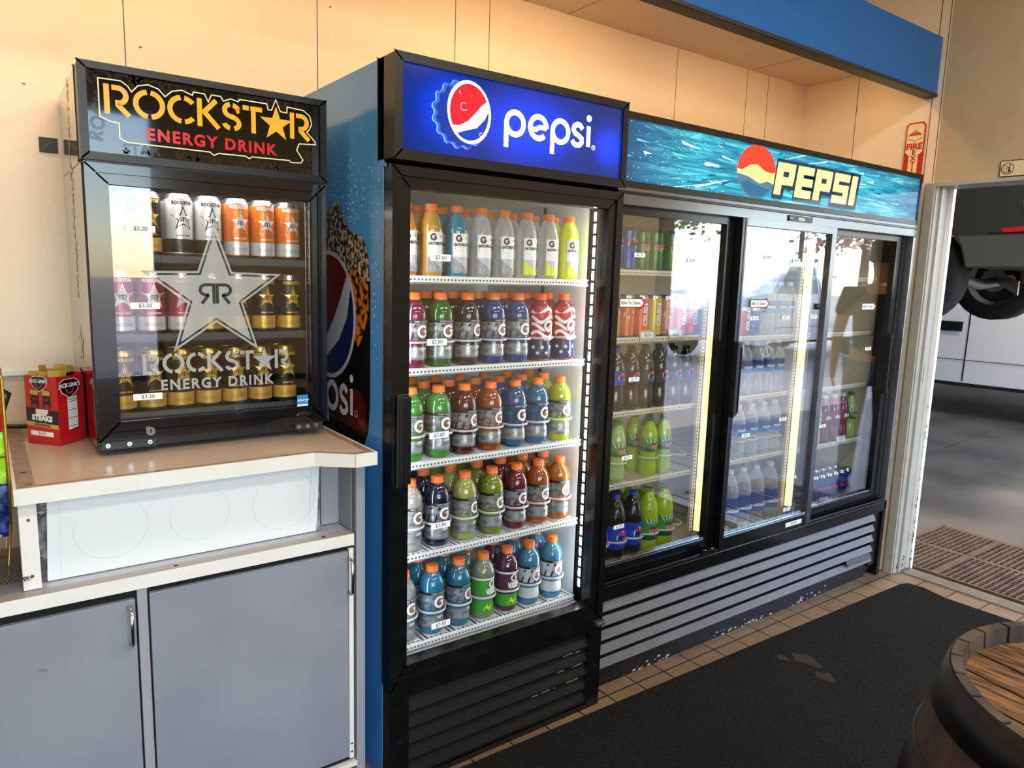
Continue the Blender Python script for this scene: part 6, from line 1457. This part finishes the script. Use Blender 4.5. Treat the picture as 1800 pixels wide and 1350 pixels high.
def suv_details(t, F):
    b = MB(); f = F(1)
    b.stroke([(-0.83, 0.27), (-0.40, 0.27)], 0.010, f, GAP, 0.008); b.stroke([(-0.70, 0.62), (2.9, 0.66)], 0.010, f, GAP, 0.008)
    b.build('body_seams', t)
    b = MB(); b.prism([(-0.84, 0.03), (-0.28, 0.03), (-0.245, 0.16), (-0.20, 0.255), (-0.845, 0.255)], f, -0.01, 0.012, mat('grey_bumper', '#5b5a5a', 0.45)); b.build('bumper', t)
    b = MB(); b.prism([(-0.83, 0.285), (-0.50, 0.275), (-0.48, 0.30), (-0.82, 0.33)], f, 0.0, 0.014, mat('tail_lamp_red', '#c01822', 0.15, emit='#c01822', es=0.15)); b.build('tail_light', t)
    b = MB(); b.prism([(-0.845, 0.38), (-0.62, 0.38), (-0.60, 0.50), (-0.84, 0.50)], f, 0.0, 0.010, CHROME); b.build('chrome_lamp', t)
    b = MB(); BE = mat('worn_suspension_metal', '#a59c90', 0.45, 0.6)
    P0 = Vector(F(1)(0.0, 0.0, -0.35)); P1 = Vector(F(-1)(0.0, 0.0, -0.25))
    b.tube([P0 + Vector((0, 0, -0.04)), (P0 + P1) / 2 + Vector((0, 0, -0.10)), P1 + Vector((0, 0, -0.04))], 0.045, BE)
    b.build('axle_beam', t)
    for k, (a, c) in enumerate((((0.22, -0.02, -0.30), (0.02, -0.14, -0.55)), ((0.0, -0.02, -1.25), (-0.30, -0.12, -0.95)))):
        b = MB(); p, q = Vector(F(1)(a[0], a[1], a[2])), Vector(F(1)(c[0], c[1], c[2])); d = (q - p).normalized(); nn = Vector((0, 0, 1)) * 0.045; th = Vector((0.03, 0, 0))
        v = [p + nn, q + nn * 1.3, q - nn * 1.3, p - nn]; b.add([tuple(x) for x in v] + [tuple(x + th) for x in v], [(0, 1, 2, 3), (7, 6, 5, 4), (0, 4, 5, 1), (1, 5, 6, 2), (2, 6, 7, 3), (3, 7, 4, 0)], BE)
        b.build('control_arm', t)
    b = MB(); b.tube([F(1)(-0.62, -0.03, -0.30), F(1)(-0.60, -0.03, -1.15)], 0.085, mat('muffler', '#8b8078', 0.45, 0.7), 14); b.build('muffler', t)
SU = vehicle('lifted_suv', 'dark grey SUV raised on the garage lift, seen from below its rear corner', 'car', (6.93, 2.74), radians(90), SUVP, 1.86, mat('dark_suv_paint', '#33302e', 0.28, coat=0.4), (0.14, 3.3), [[(0.0, 0.72), (0.1, 1.2), (2.7, 1.25), (3.2, 0.74)]], 0.37, suv_details, z=1.60, tuck=0.0)
for ch in SU.children:
    if ch.name.startswith('wheel'): ch.location.z -= 0.42
HB = mat('lift_blue', '#2d4f86', 0.4)
for px_, sg, lab in ((5.42, 1, 'near'), (8.44, -1, 'far')):
    t = empty('lift_post', (px_, 4.3, 0), f'blue garage lift post on the {lab} side of the raised dark SUV', 'lift')
    b = MB(); b.box(px_ - 0.12, px_ + 0.12, 4.2, 4.5, 0.0, 3.9, HB); b.box(px_ - 0.3, px_ + 0.3, 4.1, 4.6, 0.0, 0.03, HB); b.build('column', t)
    for dy in (-1.0, 0.9):
        x0 = px_ + sg * 0.12; x1 = px_ + sg * 0.95
        b = MB(); b.add([(x0, 4.3, 1.50), (x1, 4.3 + dy, 1.50), (x1, 4.4 + dy, 1.50), (x0, 4.4, 1.50), (x0, 4.3, 1.59), (x1, 4.3 + dy, 1.59), (x1, 4.4 + dy, 1.59), (x0, 4.4, 1.59)], [(3, 2, 1, 0), (4, 5, 6, 7), (0, 1, 5, 4), (1, 2, 6, 5), (2, 3, 7, 6), (3, 0, 4, 7)], HB)
        b.build('arm', t)

# garage shell: open to the car park on the -y side
GW = mat('garage_wall', '#8f8a80', 0.6)
w = MB(); w.box(14.2, 14.35, -1.2, 8.35, 0, 4.6, GW); tag(w.build('wall_garage_far'), kind='structure')
w = MB(); w.box(3.86, 14.35, 8.2, 8.35, 0, 4.6, GW); tag(w.build('wall_garage_side'), kind='structure')
w = MB(); w.box(XR, XR + 0.14, YB + 0.14, 8.35, 0, 4.6, GW); w.box(XR, XR + 0.14, -3.6, YB + 0.14, ZC + 0.12, 4.6, GW); tag(w.build('wall_garage_near'), kind='structure')
w = MB(); w.box(3.86, 14.35, -1.2, 8.35, 4.6, 4.75, CEILP); tag(w.build('ceiling_garage'), kind='structure')

# the car park outside
PAVE = mat('pale_pavement', '#c9b9ae', 0.8, noise=(0.8, '#b8a79c', 0.35, 0.7))
w = MB(); w.box(-30, 80, -80, -3.74, -0.14, -0.03, PAVE); w.box(3.77, 80, -3.74, -1.2, -0.14, -0.03, PAVE); w.box(14.35, 80, -1.2, 60, -0.14, -0.03, PAVE)
tag(w.build('ground'), kind='structure')
b = MB(); b.tube([(19.5, -9.0, -0.03), (19.5, -9.0, 4.6)], 0.07, BLACKP); b.lathe([(0.05, 0), (0.22, 0.15), (0.28, 0.5), (0.12, 0.75), (0, 0.8)], mat('lamp_globe', '#dcdcd6', 0.4), 14, (19.5, -9.0, 4.6))
tag(b.build('lamp_post'), 'black lamp post in the car park, mirrored in the sliding doors', 'lamp post')
LEAF = mat('leaf_green_tree', '#5f7a45', 0.8, noise=(3, '#8a7a66', 0.4, 0.7)); BARK = mat('bark', '#5a4636', 0.8)
def tree(x, y, h, r, lab, lm):
    t = empty('tree', (x, y, -0.03), lab, 'tree')
    b = MB(); b.lathe([(0.22, 0), (0.14, h * 0.5), (0.05, h * 0.8)], BARK, 10, (x, y, -0.03)); b.build('trunk', t)
    b = MB()
    for k in range(1100):
        th, ph = random.uniform(0, 2 * pi), math.acos(random.uniform(-0.7, 1)); q = r * random.uniform(0.45, 1.0) * (1 + 0.2 * sin(3 * th))
        c = Vector((x + q * sin(ph) * cos(th), y + q * sin(ph) * sin(th), h * 0.72 + q * cos(ph) * 0.8)); s = random.uniform(0.08, 0.2)
        n1 = Vector((random.gauss(0, 1), random.gauss(0, 1), random.gauss(0, 1))).normalized(); n2 = n1.orthogonal().normalized()
        b.add([tuple(c + n1 * s), tuple(c + n2 * s * 0.6), tuple(c - n1 * s), tuple(c - n2 * s * 0.6)], [(0, 1, 2, 3)], lm)
    b.build('crown', t)
tree(26, -10.5, 5.2, 2.6, 'reddish bare-branched tree across the car park, mirrored in the right sliding door', mat('leaf_russet', '#a88a7c', 0.8))
tree(22, -17, 6.5, 3.0, 'green tree across the car park, mirrored in the left sliding door', LEAF)
tree(12, -20, 7.5, 3.6, 'tall green tree behind the blue sedan outside', LEAF)

# ------------------------------------------------------------------ a shopper beyond the doorway (mirrored in the right sliding door)
def skin_mesh(name, pts, edges, parent, m, sub=2, origin=(0, 0, 0)):
    """one continuous limb-and-trunk surface grown round a skeleton"""
    names = list(pts); me = bpy.data.meshes.new(name)
    me.from_pydata([(Vector(pts[k][:3]) + Vector(origin)) for k in names], [(names.index(a), names.index(c)) for a, c in edges], [])
    me.materials.append(m)
    o = bpy.data.objects.new(name, me); COL.objects.link(o); o.parent = parent
    sk = o.modifiers.new('skin', 'SKIN'); sk.use_smooth_shade = True
    for i, k in enumerate(names):
        r = pts[k][3]; d = me.skin_vertices[0].data[i]; d.radius = (r if not isinstance(r, tuple) else r[0], r if not isinstance(r, tuple) else r[1]); d.use_root = (i == 0)
    ss = o.modifiers.new('subdivision', 'SUBSURF'); ss.levels = sub; ss.render_levels = sub
    return o

per = empty('person', (4.98, 1.00, 0.0), 'person in dark T-shirt and blue jeans, mirrored in the right sliding door', 'person', rz=radians(-115))
SKIN = mat('skin', '#c08a6c', 0.55); SHIRT = mat('dark_shirt', '#23262b', 0.85); JEAN = mat('blue_jeans', '#3d5580', 0.85); HAIR = mat('brown_hair', '#2e2119', 0.7); SHOE = mat('dark_shoe', '#2a2624', 0.6)
# local frame: facing +y, x to the person's right
J = {'pelvis': (0, 0, 0.95, (0.150, 0.105)), 'waist': (0, 0.0, 1.08, (0.130, 0.095)), 'chest': (0, -0.01, 1.28, (0.155, 0.110)), 'upper': (0, -0.015, 1.40, (0.130, 0.085)), 'neck0': (0, -0.01, 1.475, 0.056), 'neck1': (0, 0.005, 1.54, 0.052),
     'head0': (0, 0.02, 1.60, (0.066, 0.080)), 'head1': (0, 0.015, 1.67, (0.076, 0.092)), 'head2': (0, 0.005, 1.725, (0.062, 0.076))}
Ed = [('pelvis', 'waist'), ('waist', 'chest'), ('chest', 'upper'), ('upper', 'neck0'), ('neck0', 'neck1'), ('neck1', 'head0'), ('head0', 'head1'), ('head1', 'head2')]
for sd, n_ in ((1, 'r'), (-1, 'l')):
    bend = 0      # both arms hang relaxed
    el = (0.235 * sd, -0.03, 1.14); wr = (0.25 * sd, 0.05, 0.89)
    J.update({'sh' + n_: (0.185 * sd, -0.015, 1.405, 0.056), 'el' + n_: el + (0.043,), 'wr' + n_: wr + (0.028,),
              'hip' + n_: (0.095 * sd, 0, 0.88, 0.092), 'kn' + n_: (0.105 * sd, 0.02, 0.50, 0.058), 'an' + n_: (0.11 * sd, -0.01, 0.09, 0.040), 'toe' + n_: (0.125 * sd, 0.17, 0.035, 0.030)})
    Ed += [('upper', 'sh' + n_), ('sh' + n_, 'el' + n_), ('el' + n_, 'wr' + n_), ('pelvis', 'hip' + n_), ('hip' + n_, 'kn' + n_), ('kn' + n_, 'an' + n_), ('an' + n_, 'toe' + n_)]
    d = Vector((-0.15, 0.9, 0.4)).normalized() if bend else Vector((0.02, 0.25, -1)).normalized()
    ac = Vector((0.15, -0.35, 0.9)).normalized() if bend else Vector((0.1, 1, 0.2)).normalized()
    W0 = Vector(wr); pm = W0 + d * 0.055
    J['pm' + n_] = tuple(pm) + ((0.034, 0.018),); Ed.append(('wr' + n_, 'pm' + n_))
    for q, (off, ln) in enumerate(((-0.028, 0.062), (-0.009, 0.074), (0.010, 0.070), (0.028, 0.054))):
        a = pm + d * 0.035 + ac * off; curl = ac.cross(d).normalized() * (0.4 if bend else 0.25)
        m1 = a + (d + curl * 0.5).normalized() * ln * 0.5; m2 = m1 + (d + curl * 1.8).normalized() * ln * 0.5
        for k, p_ in enumerate((a, m1, m2)): J[f'f{n_}{q}{k}'] = tuple(p_) + (0.0088 - 0.001 * k,)
        Ed += [('pm' + n_, f'f{n_}{q}0'), (f'f{n_}{q}0', f'f{n_}{q}1'), (f'f{n_}{q}1', f'f{n_}{q}2')]
    t0 = W0 + d * 0.035 + ac * 0.038; t1 = t0 + (d * 0.7 + ac * 0.6).normalized() * 0.040
    J['th0' + n_] = tuple(t0) + (0.011,); J['th1' + n_] = tuple(t1) + (0.009,)
    Ed += [('pm' + n_, 'th0' + n_), ('th0' + n_, 'th1' + n_)]
skin_mesh('body', J, Ed, per, SKIN, 2)
def pick(keys, grow, over={}):
    return {k: over.get(k, J[k][:3] + ((J[k][3] + grow) if not isinstance(J[k][3], tuple) else (J[k][3][0] + grow, J[k][3][1] + grow),)) for k in keys}
sh = pick(['pelvis', 'waist', 'chest', 'upper', 'shr', 'shl'], 0.018); 
for n_ in 'rl':
    a, c = Vector(J['sh' + n_][:3]), Vector(J['el' + n_][:3]); m_ = a + (c - a) * 0.62; sh['sl' + n_] = tuple(m_) + (0.066,)
sh['neck0'] = (0, -0.01, 1.455, 0.066)
skin_mesh('shirt', sh, [('pelvis', 'waist'), ('waist', 'chest'), ('chest', 'upper'), ('upper', 'neck0'), ('upper', 'shr'), ('upper', 'shl'), ('shr', 'slr'), ('shl', 'sll')], per, SHIRT, 2)
je = pick(['pelvis', 'hipr', 'hipl', 'knr', 'knl', 'anr', 'anl'], 0.014)
skin_mesh('jeans', je, [('pelvis', 'hipr'), ('pelvis', 'hipl'), ('hipr', 'knr'), ('hipl', 'knl'), ('knr', 'anr'), ('knl', 'anl')], per, JEAN, 2)
for n_, sd in (('r', 1), ('l', -1)):
    skin_mesh('shoe', {'a': (0.11 * sd, -0.03, 0.055, 0.052), 'b': (0.118 * sd, 0.08, 0.045, 0.045), 'c': (0.128 * sd, 0.19, 0.038, 0.038)}, [('a', 'b'), ('b', 'c')], per, SHOE, 2)
b = MB(); b.lathe([(0.001, 0.125), (0.05, 0.115), (0.085, 0.08), (0.094, 0.03), (0.090, -0.02), (0.080, -0.05)], HAIR, 20, (0, -0.012, 1.672), sx=0.92, sy=1.06, a0=radians(160), a1=radians(380)); b.lathe([(0.001, 0.125), (0.05, 0.115), (0.085, 0.082), (0.092, 0.050)], HAIR, 20, (0, -0.008, 1.672), sx=0.92, sy=1.08)
b.build('hair', per, world=False)
b = MB(); b.lathe([(0.0, -0.012), (0.011, -0.004), (0.012, 0.004), (0.007, 0.022), (0.0, 0.030)], SKIN, 10, (0, 0.108, 1.640)); b.build('nose', per, world=False)
for sd in (1, -1):
    b = MB(); b.lathe([(0.0, -0.009), (0.009, -0.004), (0.009, 0.004), (0.0, 0.009)], WHITE, 10, (0.030 * sd, 0.094, 1.668)); b.lathe([(0, -0.005), (0.005, 0), (0, 0.005)], INK, 8, (0.030 * sd, 0.1005, 1.668)); b.build('eye', per, world=False)
    b = MB(); b.lathe([(0.0, -0.030), (0.012, -0.012), (0.016, 0.012), (0.0, 0.030)], SKIN, 10, (0.082 * sd, 0.0, 1.655), sx=0.5); b.build('ear', per, world=False)
b = MB(); b.box(-0.022, 0.022, 0.094, 0.101, 1.612, 1.619, mat('lips', '#a05a50', 0.5)); b.build('mouth', per, world=False)
